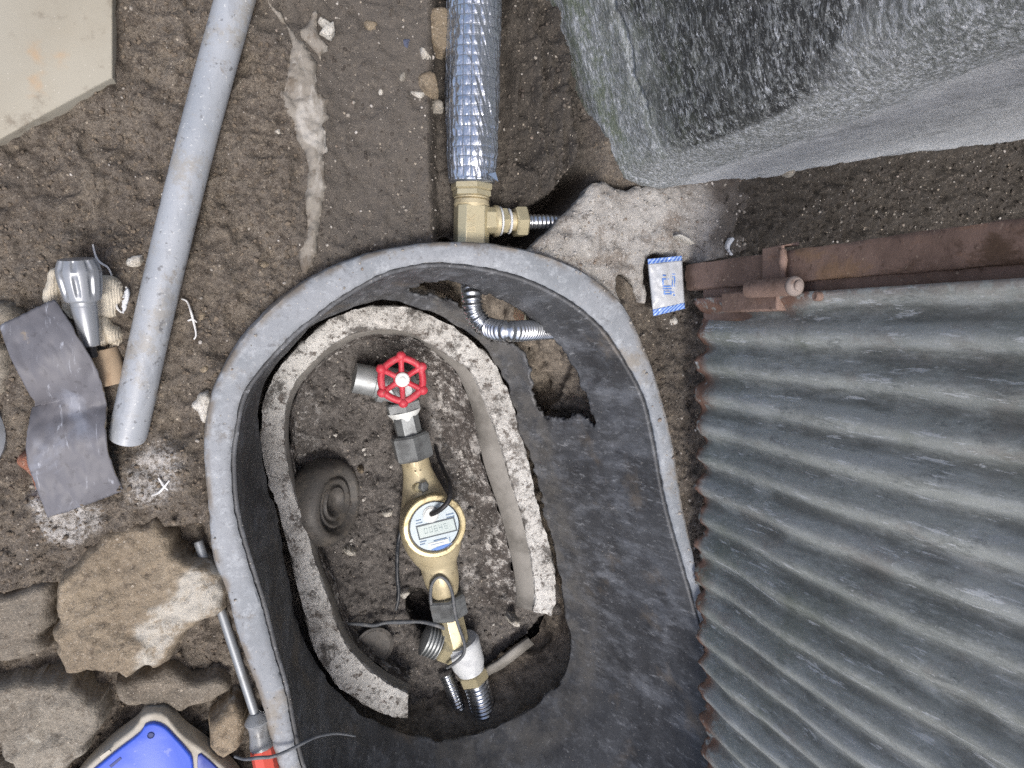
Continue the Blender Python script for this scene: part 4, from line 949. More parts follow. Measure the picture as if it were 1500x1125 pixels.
# little sliver of plastic in the rock gap
tag(patch('plastic_sliver', outline([(18,866),(30,852),(44,833),(48,834),(44,846),(30,860)], -.015, 0, 1), .0012, lambda X, Y, D: -.012 + D * .25, -.02, M['scrap']), 'narrow grey white plastic sliver in the gap above the left rock', 'plastic scrap')

# ------------------------------------------------------------------ soil crumbs and grit lying loose
ICO = None
def ico():
    t = (1 + 5 ** .5) / 2
    v = np.array([(-1, t, 0), (1, t, 0), (-1, -t, 0), (1, -t, 0), (0, -1, t), (0, 1, t), (0, -1, -t), (0, 1, -t), (t, 0, -1), (t, 0, 1), (-t, 0, -1), (-t, 0, 1)]) / math.hypot(1, t)
    f = np.array([(0, 11, 5), (0, 5, 1), (0, 1, 7), (0, 7, 10), (0, 10, 11), (1, 5, 9), (5, 11, 4), (11, 10, 2), (10, 7, 6), (7, 1, 8), (3, 9, 4), (3, 4, 2), (3, 2, 6), (3, 6, 8), (3, 8, 9), (4, 9, 5), (2, 4, 11), (6, 2, 10), (8, 6, 7), (9, 8, 1)])
    return v, f
def crumbs(name, X, Y, Zg, S, m, smooth=True):
    v, f = ico(); n = len(X)
    A = rng.normal(size=(n, 4)); A /= np.linalg.norm(A, axis=1)[:, None]
    w, x, y, z = A.T
    R = np.stack([np.stack([1 - 2 * (y * y + z * z), 2 * (x * y - z * w), 2 * (x * z + y * w)], -1), np.stack([2 * (x * y + z * w), 1 - 2 * (x * x + z * z), 2 * (y * z - x * w)], -1), np.stack([2 * (x * z - y * w), 2 * (y * z + x * w), 1 - 2 * (x * x + y * y)], -1)], 1)
    st = .65 + .7 * rng.random((n, 1, 3)); jit = .72 + .56 * rng.random((n, 12, 1))
    V = np.einsum('nij,nkj->nki', R, v[None] * jit * st) * S[:, None, None]
    V = V + np.stack([X, Y, Zg + S * .15], -1)[:, None]
    Fc = (f[None] + (np.arange(n) * 12)[:, None, None]).reshape(-1, 3)
    me = bpy.data.meshes.new(name)
    V = V.reshape(-1, 3)
    me.vertices.add(len(V)); me.vertices.foreach_set('co', V.ravel().astype(np.float32))
    me.loops.add(len(Fc) * 3); me.loops.foreach_set('vertex_index', Fc.ravel().astype(np.int32))
    me.polygons.add(len(Fc)); me.polygons.foreach_set('loop_start', np.arange(len(Fc), dtype=np.int32) * 3)
    me.update(); me.validate()
    me.polygons.foreach_set('use_smooth', [smooth] * len(me.polygons))
    me.materials.append(m)
    o = bpy.data.objects.new(name, me); COL.objects.link(o); o['kind'] = 'stuff'
    return o
def scatter(n, smin, smax, power, dens):
    X = gx0 + rng.random(n) * (gx1 - gx0); Y = gy0 + rng.random(n) * (gy1 - gy0)
    px, py = proj(X, Y, np.zeros(n))
    k = (px > -40) & (px < 1540) & (py > -40) & (py < 1165) & (sdpoly(X, Y, Oc[::4]) < -.001)
    k &= rng.random(n) < dens(px, py, X, Y)
    X, Y = X[k], Y[k]; S = smin + (smax - smin) * rng.random(len(X)) ** power
    return X, Y, S
def dens_soil(px, py, X, Y):
    d = np.full(px.shape, .9)
    d = np.where(sdpoly(px, py, MIDST) > 0, .35, d)
    d = np.where(sdpoly(px, py, MORT) > -6, 0.0, d)
    d = np.where(sdpoly(px, py, CEM) > -2, 0.0, d)
    return d * (.35 + 1.3 * np.clip(fbm(X * 14, Y * 14, 3, 221) + .5, 0, 1))
X, Y, S = scatter(90000, .0004, .0024, 5.0, dens_soil)
cpx, cpy = proj(X, Y, np.zeros(len(X)))
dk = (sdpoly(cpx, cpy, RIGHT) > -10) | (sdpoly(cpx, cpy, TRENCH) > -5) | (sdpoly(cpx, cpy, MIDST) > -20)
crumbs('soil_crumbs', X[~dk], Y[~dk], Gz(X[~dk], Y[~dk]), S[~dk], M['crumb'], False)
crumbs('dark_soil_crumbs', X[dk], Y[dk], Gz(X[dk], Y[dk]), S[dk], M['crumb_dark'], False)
def dens_grit(px, py, X, Y):
    d = np.full(px.shape, .10)
    d = np.where(sdpoly(px, py, MIDST) > 0, .32, d)
    d = np.where(sdpoly(px, py, RIGHT) > 0, .5, d)
    d = np.where(sdpoly(px, py, TRENCH) > 0, .3, d)
    d = np.where(sdpoly(px, py, CEM) > -2, 0.0, d)
    d = np.where(sdpoly(px, py, MORT) > -6, 0, d)
    return d
X, Y, S = scatter(30000, .0004, .0022, 5.0, dens_grit)
crumbs('loose_grit', X, Y, Gz(X, Y), S, M['grit'])
# grit on the mortar and in the pit
n = 1500; q0, q1 = mo.min(0), mo.max(0)
X = q0[0] + rng.random(n) * (q1[0] - q0[0]); Y = q0[1] + rng.random(n) * (q1[1] - q0[1]); dd = sdpoly(X, Y, mo); k = dd > .003
X, Y, dd = X[k], Y[k], dd[k]
crumbs('mortar_grit', X, Y, mtop(X, Y, dd), .0004 + .0018 * rng.random(len(X)) ** 4, M['grit'])
# soil spilt on the rim
n = 480
uu = rng.random(n); ii = (uu * NU).astype(int); tq = rng.random(n) ** 2.2
q = offs(Oc, -.003)[ii] * (1 - tq)[:, None] + offs(Tc, .004)[ii] * tq[:, None]
qpx, qpy = proj(q[:, 0], q[:, 1], np.full(n, ZR))
k = rng.random(n) < np.where((qpx > 820) & (qpy < 900), .9, np.where(qpy < 420, .5, .22))
crumbs('rim_dirt', q[k][:, 0], q[k][:, 1], np.full(k.sum(), ZR), .0004 + .0016 * rng.random(k.sum()) ** 4, M['grit'], False)
n = 5000; q0, q1 = Bc.min(0), Bc.max(0)
X = q0[0] + rng.random(n) * (q1[0] - q0[0]); Y = q0[1] + rng.random(n) * (q1[1] - q0[1]); k = sdpoly(X, Y, Bc[::4]) > .01
X, Y = X[k], Y[k]
S = .0006 + .0034 * rng.random(len(X)) ** 6
crumbs('pit_crumbs', X, Y, Pz(X, Y), S, mat('pit_crumb', c(112, 107, 102), [dict(s=40, lo=.4, hi=.65, c=c(86, 81, 77)), dict(t='cell', s=90, lo=.9, hi=.94, c=c(190, 186, 180))], rough=.9, bumps=[dict(s=600, k=.5, h=.0008)]), False)

# ------------------------------------------------------------------ pipes outside the box
# foil wrapped pipe in the trench
zf = -.012
fa, fb = P(695, -60, zf), P(691, 268, zf)
fax = (fb - fa).normalized(); fL = (fb - fa).length; fr = 37.5 * pxm(694, 130, zf)
foil = thing('insulated_pipe', 'silver foil wrapped insulated water pipe lying in the trench', 'pipe', tuple(fa.lerp(fb, .5)))
nf, nl = 200, 260
u_, v_, w_ = basis(fax)
th = np.arange(nf) / nf * 2 * np.pi; hh = np.linspace(0, fL, nl)
TH, HH = np.meshgrid(th, hh, indexing='xy')
cx_, cy_ = np.cos(TH), np.sin(TH)
rad = fr * (1 + fbm(cx_ * 2.2 + HH * 14, cy_ * 2.2, 4, 231) * .05 + fbm(cx_ * 8, cy_ * 8 + HH * 90, 3, 235) * .025)
quilt = np.abs(np.sin(TH * 10)) * np.abs(np.sin((HH - .006) / .0098 * np.pi))
rad = rad + .0007 * quilt ** .6 + fbm(cx_ * 20 + 7, cy_ * 20 + HH * 260, 3, 238) * .0009
rad = rad * (1 - .10 * sst(fL - .03, fL, HH) - .05 * sst(fL - .09, fL - .03, HH))
def fpt(r, t, h): return np.array(fa)[None] + np.outer(h, w_) + (np.cos(t)[:, None] * u_ + np.sin(t)[:, None] * v_) * r[:, None]
V = fpt(rad.ravel(), TH.ravel(), HH.ravel())
Fc = [(k * nf + j, k * nf + (j + 1) % nf, (k + 1) * nf + (j + 1) % nf, (k + 1) * nf + j) for k in range(nl - 1) for j in range(nf)]
Fc += [tuple(range(nf))[::-1], tuple((nl - 1) * nf + j for j in range(nf))]
mesh('foil_sleeve', V, Fc, M['foil'], foil, True)
# reinforcing threads of the foil, a raised grid
SV = []; SF = []
def addstrip(pts):
    q, T_, U_, W_ = frames(pts); n_ = 4; b = len(SV)
    for i in range(len(q)):
        for a in range(n_):
            t = a / n_ * 2 * np.pi + .78; SV.append(q[i] + (U_[i] * math.cos(t) + W_[i] * math.sin(t)) * .00048)
    for i in range(len(q) - 1):
        for a in range(n_): SF.append((b + i * n_ + a, b + i * n_ + (a + 1) % n_, b + (i + 1) * n_ + (a + 1) % n_, b + (i + 1) * n_ + a))
def rad_at(t, h):
    a = (t / (2 * np.pi) * nf) % nf; i = a.astype(int) % nf; k = np.clip((h / fL * (nl - 1)).astype(int), 0, nl - 1)
    return rad[k, i] * 1.0 + .0001
for k in range(20):
    t0 = k / 20 * 2 * np.pi; h = np.linspace(.002, fL - .003, 120); t = np.full(120, t0)
    addstrip(fpt(rad_at(t, h), t, h))
for h0 in np.arange(.006, fL - .003, .0098):
    t = np.linspace(0, 2 * np.pi, 60); h = np.full(60, h0)
    addstrip(fpt(rad_at(t, h), t, h))
mesh('scrim_grid', SV, SF, M['scrim'], foil, True)
# loose corner of foil at the end of the sleeve
ft = P(724, 258, .012)
mesh('foil_flap', [P(715, 255, .014), P(726, 252, .010), P(730, 266, .006), P(722, 262, .016)], [(0, 1, 2), (0, 2, 3)], M['foil'], foil, False)

zt = -.022
def at3(px, py, z): return P(px, py, z)
tee = thing('brass_tee', 'brass tee fitting with hex nuts below the foil pipe', 'pipe fitting', tuple(P(691, 320, zt)))
dn = (P(690, 360, zt) - P(692, 262, zt)).normalized(); rt = (P(790, 324, zt) - P(700, 324, zt)).normalized()
k_ = pxm(691, 310, zt)
hexnut('upper_nut', P(691, 262, zt), dn, 17 * k_, 30 * k_, M['brass'], tee, rot=0)
hexnut('lower_nut', P(691, 279.5, zt), dn, 9 * k_, 28 * k_, M['brass'], tee, rot=0)
lathe('collar', [(16 * k_, 0), (24 * k_, 0), (25 * k_, 1 * k_), (25 * k_, 2.6 * k_), (22 * k_, 3 * k_), (24.5 * k_, 5 * k_), (25.5 * k_, 11 * k_), (23 * k_, 15 * k_), (16 * k_, 15 * k_)], P(691, 289, zt), dn, M['brass_cast'], tee)
def octbar(name, p0, ax, L, r, m, parent, upv=(0, 0, 1), ch=.42):
    ax = Vector(ax).normalized(); u = Vector(upv) - ax * Vector(upv).dot(ax); u.normalize(); v = ax.cross(u)
    q = []
    c_ = r * (1 - ch)
    for a, b in ((r, -c_), (r, c_), (c_, r), (-c_, r), (-r, c_), (-r, -c_), (-c_, -r), (c_, -r)): q.append(u * a + v * b)
    V = [Vector(p0) + p for p in q] + [Vector(p0) + p + ax * L for p in q]
    Fc = [(i, (i + 1) % 8, 8 + (i + 1) % 8, 8 + i) for i in range(8)] + [tuple(range(8))[::-1], tuple(range(8, 16))]
    o = mesh(name, V, Fc, m, parent, True, 20); b = o.modifiers.new('bevel', 'BEVEL'); b.width = .0007; b.segments = 2
    return o
octbar('body', P(691, 303, zt), dn, 75 * k_, 23 * k_, M['brass'], tee)
octbar('branch', P(697, 324, zt), rt, 27 * k_, 18.5 * k_, M['brass'], tee)
lathe('branch_collar', [(12 * k_, 0), (20 * k_, 0), (22.5 * k_, 2 * k_), (22.5 * k_, 6.5 * k_), (20 * k_, 8 * k_), (12 * k_, 8 * k_)], P(722, 324, zt), rt, M['brass_cast'], tee)
lathe('sealing_tape', [(12 * k_, 0), (20.5 * k_, 0), (21 * k_, 1.4 * k_), (20.4 * k_, 2.6 * k_), (12 * k_, 2.6 * k_)], P(730.3, 324, zt), rt, M['tape'], tee)
hexnut('inner_hex', P(733, 324, zt), rt, 9 * k_, 19.5 * k_, M['brass'], tee)
lathe('neck', [(9 * k_, 0), (13.5 * k_, 0), (13.5 * k_, 14 * k_), (9 * k_, 14 * k_)], P(741.8, 324, zt), rt, M['brass_cast'], tee)
lathe('thread_ring', [(9 * k_, 0), (17.5 * k_, 0), (18.5 * k_, 1.5 * k_), (17.5 * k_, 3 * k_), (9 * k_, 3 * k_)], P(743.5, 324, zt), rt, M['tape'], tee)
hexnut('branch_nut', P(753, 325, zt), rt, 18 * k_, 23 * k_, M['brass'], tee)
def text(name, s, p, size, rz, m, parent, ext=.0003):
    cu = bpy.data.curves.new(name, 'FONT'); cu.body = s; cu.size = size; cu.align_x = 'CENTER'; cu.align_y = 'CENTER'; cu.extrude = ext
    cu.materials.append(m)
    t = bpy.data.objects.new(name, cu); COL.objects.link(t)
    me = bpy.data.meshes.new_from_object(t); COL.objects.unlink(t); bpy.data.objects.remove(t)
    me.transform(Matrix.Translation(p) @ Matrix.Rotation(rz, 4, 'Z'))
    o = bpy.data.objects.new(name, me); COL.objects.link(o); par(o, parent)
    return o
mark = P(691, 327, zt + 23 * k_ + .0001); text('cast_letters', 'B K', mark, .013, math.pi / 2, M['brass_cast'], tee, .0005)
tag(flexpipe('flexible_pipe', [P(771, 325, zt), P(795, 325, zt - .001), P(815, 326, zt - .004), P(850, 328, zt - .014)], 11 * k_, 6.4 * k_, M['flex']), 'short grey corrugated pipe running from the tee under the broken mortar', 'flexible pipe')

# flexible pipe through the torn opening
kz = pxm(740, 460, -.1)
za = wall_z(688, 418); zb_ = wall_z(796, 484)
pts = [P(688, 392, za - .045), P(690, 408, za - .028), P(691, 432, za - .006), P(695, 458, za - .004), P(714, 479, za - .000), P(744, 485, zb_ + .030), P(774, 484, zb_ + .012), P(796, 483, zb_ - .016), P(815, 483, zb_ - .045)]
tag(flexpipe('flexible_pipe', pts, 14.5 * kz, 6.3 * kz, M['flex'], depth=.2), 'shiny corrugated steel pipe bending through the torn box wall', 'flexible pipe')
uf = thing('brass_union', 'brass union half hidden in the cavity above the bent corrugated pipe', 'pipe fitting', tuple(P(772, 458, zb_ - .03)))
ua = (P(792, 452, zb_ - .036) - P(766, 462, zb_ - .026)).normalized()
hexnut('nut', P(760, 463, zb_ - .028), ua, 12 * kz, 15 * kz, M['brass'], uf)
lathe('collar', [(6 * kz, 0), (12 * kz, 0), (12 * kz, 3 * kz), (14 * kz, 3 * kz), (14 * kz, 6 * kz), (11 * kz, 7 * kz), (11 * kz, 26 * kz), (6 * kz, 26 * kz)], P(771, 458, zb_ - .031), ua, M['brass_cast'], uf)

# ------------------------------------------------------------------ meter, valve and fittings in the pit
zm = -.272
A0, A1 = P(594, 612, zm), P(660, 905, zm - .004)
ax = (A1 - A0).normalized()
def am(px, py, z=None):          # foot of a pixel on the pipe axis
    p = P(px, py, zm if z is None else z); t = (p - A0).dot(ax); return A0 + ax * t
km = pxm(620, 760, zm)
meter = thing('water_meter', 'brass water meter with round digital dial in the old concrete box', 'water meter', tuple(am(630, 770) - Vector((0, 0, .03))))
b0_, b1_ = am(604, 668), am(656, 884)
Lb = (b1_ - b0_).length
def hpos(px, py): return (am(px, py) - b0_).dot(ax)
pr = [(10 * km, -.003), (19.5 * km, -.002), (20 * km, 0), (21 * km, hpos(608, 690)), (27 * km, hpos(616, 712)), (34 * km, hpos(621, 735)), (41 * km, hpos(627, 755)), (44 * km, hpos(631, 772)), (42 * km, hpos(636, 795)), (34 * km, hpos(641, 815)), (27.5 * km, hpos(644, 826)), (26.5 * km, hpos(646, 838)), (25 * km, hpos(648, 852)), (21 * km, hpos(652, 866)), (17.5 * km, hpos(654, 874)), (17.5 * km, Lb), (10 * km, Lb)]
prs = crom(pr[2:-2], 70, False).tolist()
body = lathe('meter_body', pr[:2] + [tuple(q) for q in prs] + pr[-2:], b0_, ax, M['brass_cast'], meter, n=48)
zd = -.226
DC = P(637, 771.5, zd); kd = pxm(637, 772, zd)
dz = Vector((0, 0, 1))
lathe('register_housing', [(30 * kd, -.05), (42 * kd, -.048), (44.5 * kd, -.035), (45 * kd, -.012), (44 * kd, -.0115), (44 * kd, -.009), (46 * kd, -.0085), (46 * kd, -.006), (30 * kd, -.006)], DC, dz, M['brass_cast'], meter, n=72)
lathe('dial_ring', [(36.5 * kd, -.006), (45.5 * kd, -.006), (46 * kd, -.005), (46 * kd, -.001), (44.5 * kd, .0004), (39.5 * kd, .0008), (38 * kd, -.0004), (36.5 * kd, -.003)], DC, dz, M['brass_ring'], meter, n=72)
ring_o = lathe('gasket', [(30 * kd, -.004), (37.4 * kd, -.004), (37.4 * kd, -.0014), (35.8 * kd, -.0012), (35 * kd, -.0022), (30 * kd, -.0022)], DC, dz, M['black'], meter, n=64)
face = lathe('dial_face', [(10 * kd, -.004), (35.4 * kd, -.004), (35.4 * kd, -.0018), (10 * kd, -.0018)], DC, dz, M['face'], meter, n=64)
fzz = zd - .0018
fa_ = math.radians(14)
def fp(x, y, z): # local dial coordinates in photo pixels of the zoomed dial, already in picture axes
    return P(637 + x, 771.5 + y, z)
def quad(name, pts, z0, z1, m, parent):
    w = np.array([tuple(fp(x, y, z0))[:2] for x, y in pts]); return prism(name, w, z0, z1, m, parent)
def rot(x, y): return (x * math.cos(fa_) + y * math.sin(fa_), -x * math.sin(fa_) + y * math.cos(fa_))
def rr_(x0, y0, x1, y1, ox=0, oy=0): return [tuple(np.array(rot(a, b)) + (ox, oy)) for a, b in ((x0, y0), (x0, y1), (x1, y1), (x1, y0))]
quad('display_frame', rr_(-29, -10.5, 29, 10.5, 2.5, 2.5), fzz + .0001, fzz + .0006, M['ink'], face)
quad('display', rr_(-27, -8.5, 27, 8.5, 2.5, 2.5), fzz + .0004, fzz + .0010, M['lcd'], face)
# faint digits of the display: seven segment strokes
SEG = {0: 'abcdef', 5: 'acdfg', 4: 'bcfg', 3: 'abcdg', 6: 'acdefg', 1: 'bc', 8: 'abcdefg'}
sg = {'a': (0, -4, 4, -3.2), 'g': (0, -.4, 4, .4), 'd': (0, 3.2, 4, 4), 'f': (-.4, -4, .4, 0), 'e': (-.4, 0, .4, 4), 'b': (3.6, -4, 4.4, 0), 'c': (3.6, 0, 4.4, 4)}
V = []; Fc = []
for i, d_ in enumerate((0, 0, 6, 4, 5)):
    for s_ in SEG[d_]:
        x0, y0, x1, y1 = sg[s_]
        for (a, b_) in rr_(-18 + i * 7.4 + x0, y0, -18 + i * 7.4 + x1, y1, 2.5, 2.5): V.append(fp(a, b_, fzz + .0014))
        Fc.append(tuple(range(len(V) - 4, len(V))))
mesh('display_digits', V, Fc, M['ink_faint'], face, False)['kind'] = 'stuff'
# blue swash, white label, tiny print lines, round port
sw = [(0, 33), (8, 34.5), (16, 31), (22, 27.5), (27, 22.5), (30, 16), (24, 19), (14, 22), (4, 26), (-8, 31)]
quad('blue_band', [(-6, 34.2), (3, 34.6), (12, 33), (20, 28.8), (26, 23.6), (16, 25.5), (4, 29.5)][::-1], fzz + .0001, fzz + .0005, M['blue_print'], face)
quad('label_sticker', rr_(-15, -3.4, 15, 3.4, 5, 24.5), fzz + .0001, fzz + .0008, M['white_plastic'], face)
V = []; Fc = []
for x0, y0, x1, y1, ox, oy in ((-4, -.5, 4, .5, -24, -9), (-5, -.4, 5, .4, -23, -5), (-6, -.6, 6, .6, 22, -18), (-6, -.4, 6, .4, 23, -14), (-10, -.7, 10, .7, 8, 19), (-5, -.5, 5, .5, -17, 22), (-4, -.5, 4, .5, -18, 26), (-.7, -3, .7, 3, 22, 19), (-11, -.4, 9, .4, 5, 24.5), (-.4, -.4, .4, .4, 31, -4)):
    for (a, b_) in rr_(x0, y0, x1, y1, ox, oy): V.append(fp(a, b_, fzz + .0011))
    Fc.append(tuple(range(len(V) - 4, len(V))))
mesh('tiny_print', V, Fc, mat('print_blue', c(120, 146, 180), rough=.5), face, False)['kind'] = 'stuff'
pc = fp(-6, -18, fzz)
lathe('port_ring', [(4 * kd, 0), (12 * kd, 0), (12 * kd, .0012), (9.6 * kd, .0014), (4 * kd, .0014)], pc, dz, M['galv'], face, n=40)
lathe('port_cap', [(2 * kd, 0), (9.8 * kd, 0), (9.8 * kd, .0018), (9 * kd, .0024), (2 * kd, .0024)], pc, dz, M['white_plastic'], face, n=40)
# cast arrow and sealing screw on the body
zt_ = zm + 20.5 * km
def bodypt(px, py, h=0): return P(px, py, zm + (20.5 + h) * km)
V = [bodypt(*q) for q in ((608, 677, .8), (612, 676.4, .8), (614.5, 690, 1.2), (617.5, 689, 1), (613.6, 699, 1.6), (606.6, 691.2, 1), (610, 690.6, 1.2))]
pa = mesh('cast_arrow', V, [(0, 1, 2, 3, 4, 5, 6)], M['brass_cast'], meter, False)
sp_ = pa.modifiers.new('thick', 'SOLIDIFY'); sp_.thickness = .0016; sp_.offset = 0
scw = bodypt(626, 713, 8)
lathe('seal_screw', [(2 * km, -.012), (6.5 * km, -.012), (6.5 * km, -.003), (8 * km, -.003), (8 * km, .001), (5 * km, .002), (2 * km, .002)], scw - Vector((.004, 0, 0)), Vector((.5, .1, .8)), M['steel_nut'], meter, n=6, sharp=20)
lathe('seal_boss', [(2 * km, -.016), (7 * km, -.016), (6.5 * km, -.002), (2 * km, -.002)], scw - Vector((.010, .001, .001)), Vector((.3, .1, .9)), M['brass'], meter, n=16)
hexnut('coupling_nut', am(596, 636), ax, (am(607, 672) - am(596, 636)).length, 29 * km, M['steel_nut'], meter, rot=.0)
hexnut('coupling_nut', am(656, 872), ax, (am(664, 901) - am(656, 872)).length, 30 * km, M['steel_nut'], meter, rot=.1)
octbar('tail_piece', am(664, 900), ax, (am(674, 946) - am(664, 900)).length, 18 * km, M['brass'], meter, ch=.5)

# gate valve with red handwheel
valve = thing('gate_valve', 'old steel gate valve with red six knob handwheel above the meter', 'valve', tuple(P(588, 575, -.30)))
zw = -.208
WC = P(589, 556, zw); kw = pxm(589, 556, zw)
wheel = bpy.data.objects.new('handwheel', None)
Rr = 31.5 * kw
th = np.linspace(0, 2 * np.pi, 73)
V = []; Fc = []
nt_ = 72; ntu = 14
for i in range(nt_):
    a = i / nt_ * 2 * np.pi
    rbig = Rr * (1 - .03 * abs(math.cos(3 * (a - .1))) ** 2)
    for j in range(ntu):
        b = j / ntu * 2 * np.pi; r = rbig + 5.3 * kw * math.cos(b)
        V.append((WC.x + r * math.cos(a), WC.y + r * math.sin(a), WC.z + 5.0 * kw * math.sin(b)))
for i in range(nt_):
    for j in range(ntu): Fc.append((i * ntu + j, ((i + 1) % nt_) * ntu + j, ((i + 1) % nt_) * ntu + (j + 1) % ntu, i * ntu + (j + 1) % ntu))
hw = mesh('handwheel', V, Fc, M['red'], valve)
for k in range(6):
    a = math.radians(92 + 60 * k)
    d = Vector((math.cos(a), math.sin(a), 0))
    lathe('knob', [(1 * kw, -6.6 * kw), (5.6 * kw, -6 * kw), (7.2 * kw, -3 * kw), (7.4 * kw, 0), (7.0 * kw, 3.4 * kw), (5.0 * kw, 6 * kw), (1 * kw, 6.9 * kw)], WC + d * (Rr + 3.0 * kw), dz, M['red'], hw, n=18, sharp=80)
    tube('spoke', [WC + d * (7 * kw) + Vector((0, 0, -2.5 * kw)), WC + d * (Rr * .55) + Vector((0, 0, -1.8 * kw)), WC + d * (Rr - 2 * kw)], [4.6 * kw, 4.0 * kw, 4.6 * kw], M['red'], hw, n=10, cap=False)
lathe('hub', [(3 * kw, -9 * kw), (12 * kw, -9 * kw), (12.5 * kw, -1 * kw), (11 * kw, 1.5 * kw), (3 * kw, 1.5 * kw)], WC, dz, M['red'], hw, n=30)
lathe('hub_cap', [(2 * kw, 1.4 * kw), (10.6 * kw, 1.4 * kw), (10.6 * kw, 4 * kw), (9.2 * kw, 5.2 * kw), (4.4 * kw, 5.2 * kw), (4.2 * kw, 6.6 * kw), (2.2 * kw, 7.2 * kw), (1 * kw, 7.2 * kw)], WC, dz, M['white_plastic'], hw, n=30)
kv = pxm(590, 580, zm)
VC = A0 - ax * (44 * km)
VC = P(585, 566, zm)
lathe('stem', [(4 * kv, 0), (7 * kv, 0), (7 * kv, .05), (4 * kv, .05)], VC + Vector((0, 0, .012)), dz, M['galv'], valve, n=20)
hexnut('gland_nut', VC + Vector((0, 0, .022)), dz, .014, 17 * kv, M['galv'], valve)
lathe('bonnet', [(10 * kv, 0), (25 * kv, .001), (26 * kv, .012), (22 * kv, .018), (14 * kv, .028), (8 * kv, .03)], VC + Vector((0, 0, -.006)), dz, M['galv'], valve, n=40)
lt = (P(538, 557, zm) - VC).normalized()
lathe('inlet_stub', [(8 * kv, -.01), (25 * kv, -.01), (25 * kv, 20 * kv), (28 * kv, 21 * kv), (28 * kv, 30 * kv), (23 * kv, 32 * kv), (23 * kv, 36 * kv), (21.5 * kv, 37 * kv), (21.5 * kv, 66 * kv), (10 * kv, 66 * kv)], VC, lt, M['galv'], valve, n=36)
hexnut('outlet_hex', am(582, 590) , ax, 15 * kv, 26 * kv, M['galv'], valve)
lathe('outlet_taper', [(10 * kv, 0), (25 * kv, 0), (24 * kv, 3 * kv), (19 * kv, 9 * kv), (18 * kv, 14 * kv), (10 * kv, 14 * kv)], am(585, 603), ax, M['white_plastic'], valve, n=36)
octbar('tail_piece', am(587, 608), ax, (am(598, 642) - am(587, 608)).length, 18 * kv, M['steel_nut'], valve, ch=.5)

# fittings at the lower end
tt_ = thing('taped_tee', 'white taped pipe tee joining the meter to the corrugated pipes', 'pipe fitting', tuple(P(680, 960, -.31)))
kt = pxm(680, 960, zm)
d2 = (P(697, 1004, zm - .012) - P(674, 940, zm - .004)).normalized()
q0_ = P(674, 938, zm - .004)
prt = [(12 * kt, 0), (24 * kt, 0), (26 * kt, 3 * kt)]
for i in range(6): prt += [((26.4 - .5 * i) * kt, (4 + i * 6) * kt), ((26.0 - .5 * i) * kt, (9.2 + i * 6) * kt)]
prt += [(22 * kt, 44 * kt), (12 * kt, 44 * kt)]
lathe('taped_body', prt, q0_, d2, M['tape'], tt_, n=40)
q1_ = q0_ + d2 * (43 * kt)
lathe('collar', [(10 * kt, 0), (19 * kt, 0), (20 * kt, 8 * kt), (10 * kt, 8 * kt)], q1_, d2, M['tape'], tt_, n=30)
hexnut('nut', q1_ + d2 * (8 * kt), d2, 18 * kt, 22.5 * kt, M['brass'], tt_)
sd_ = (P(612, 930, zm - .012) - P(668, 950, zm - .006)).normalized()
s0_ = P(668, 951, zm - .008)
hexnut('side_nut', s0_, sd_, 24 * kt, 23 * kt, M['brass'], tt_)
prt = [(10 * kt, 0)]
for i in range(5): prt += [(19 * kt, (1 + i * 5) * kt), (23.5 * kt, (2.5 + i * 5) * kt), (23.5 * kt, (3.8 + i * 5) * kt), (19 * kt, (5.2 + i * 5) * kt)]
prt += [(10 * kt, 28 * kt)]
lathe('side_thread', prt, s0_ + sd_ * (24 * kt), sd_, M['galv'], tt_, n=36, sharp=25)
q2_ = q1_ + d2 * (26 * kt)
pe = Vector(P(716, 1066, zm - .03))
tag(flexpipe('flexible_pipe', [q2_ - d2 * .004, q2_ + d2 * .02, P(709, 1045, zm - .022), P(717, 1072, zm - .032), P(722, 1100, zm - .05)], 18.5 * kt, 6.6 * kt, M['flex'], depth=.16), 'thick corrugated pipe leaving the brass nut of the taped tee', 'flexible pipe')
tag(flexpipe('flexible_pipe', [P(652, 985, zm - .03), P(664, 1015, zm - .032), P(676, 1048, zm - .036), P(690, 1085, zm - .05), P(698, 1110, zm - .07)], 10.5 * kt, 5.6 * kt, M['flex'], depth=.16), 'thin corrugated pipe beside the thick one at the bottom of the pit', 'flexible pipe')

# cables of the meter
rwire = 3.0 * km
pt_ = lambda px, py, z: P(px, py, z)
tag(tube('cable', [fp(-6, -18, fzz + .002), pt_(639, 750, zd + .006), pt_(648, 744, zd + .012), pt_(656, 735, zd + .013), pt_(659, 725, zd + .010), pt_(658, 708, zd - .004), pt_(651, 690, zm + .012), pt_(643, 672, zm - .012), pt_(638, 655, zm - .03)], [3.6 * km] * 4 + [2.6 * km] * 4, M['black'], n=12, smooth_n=60), 'black cable plugged into the round port of the meter dial', 'cable')
tag(tube('cable', [pt_(590, 768, zm - .012), pt_(584, 790, zm - .012), pt_(582, 815, -.298), pt_(582, 845, -.296), pt_(584, 872, -.300), pt_(578, 900, -.303)], rwire, M['wire'], n=10, smooth_n=50), 'dark cable hanging down the left side of the meter', 'cable')
tag(tube('cable', [pt_(636, 905, zm - .012), pt_(631, 880, zm + .010), pt_(632, 858, zm + .020), pt_(639, 847, zm + .026), pt_(648, 846, zm + .028), pt_(657, 855, zm + .027), pt_(663, 872, zm + .031), pt_(666, 895, zm + .031), pt_(672, 918, zm + .022), pt_(680, 942, zm + .027), pt_(679, 958, zm + .029), pt_(668, 970, zm + .027), pt_(655, 978, zm + .012)], 2.4 * km, M['wire_grey'], n=10, smooth_n=100), 'thin grey cable looping over the lower meter body and tee', 'cable')
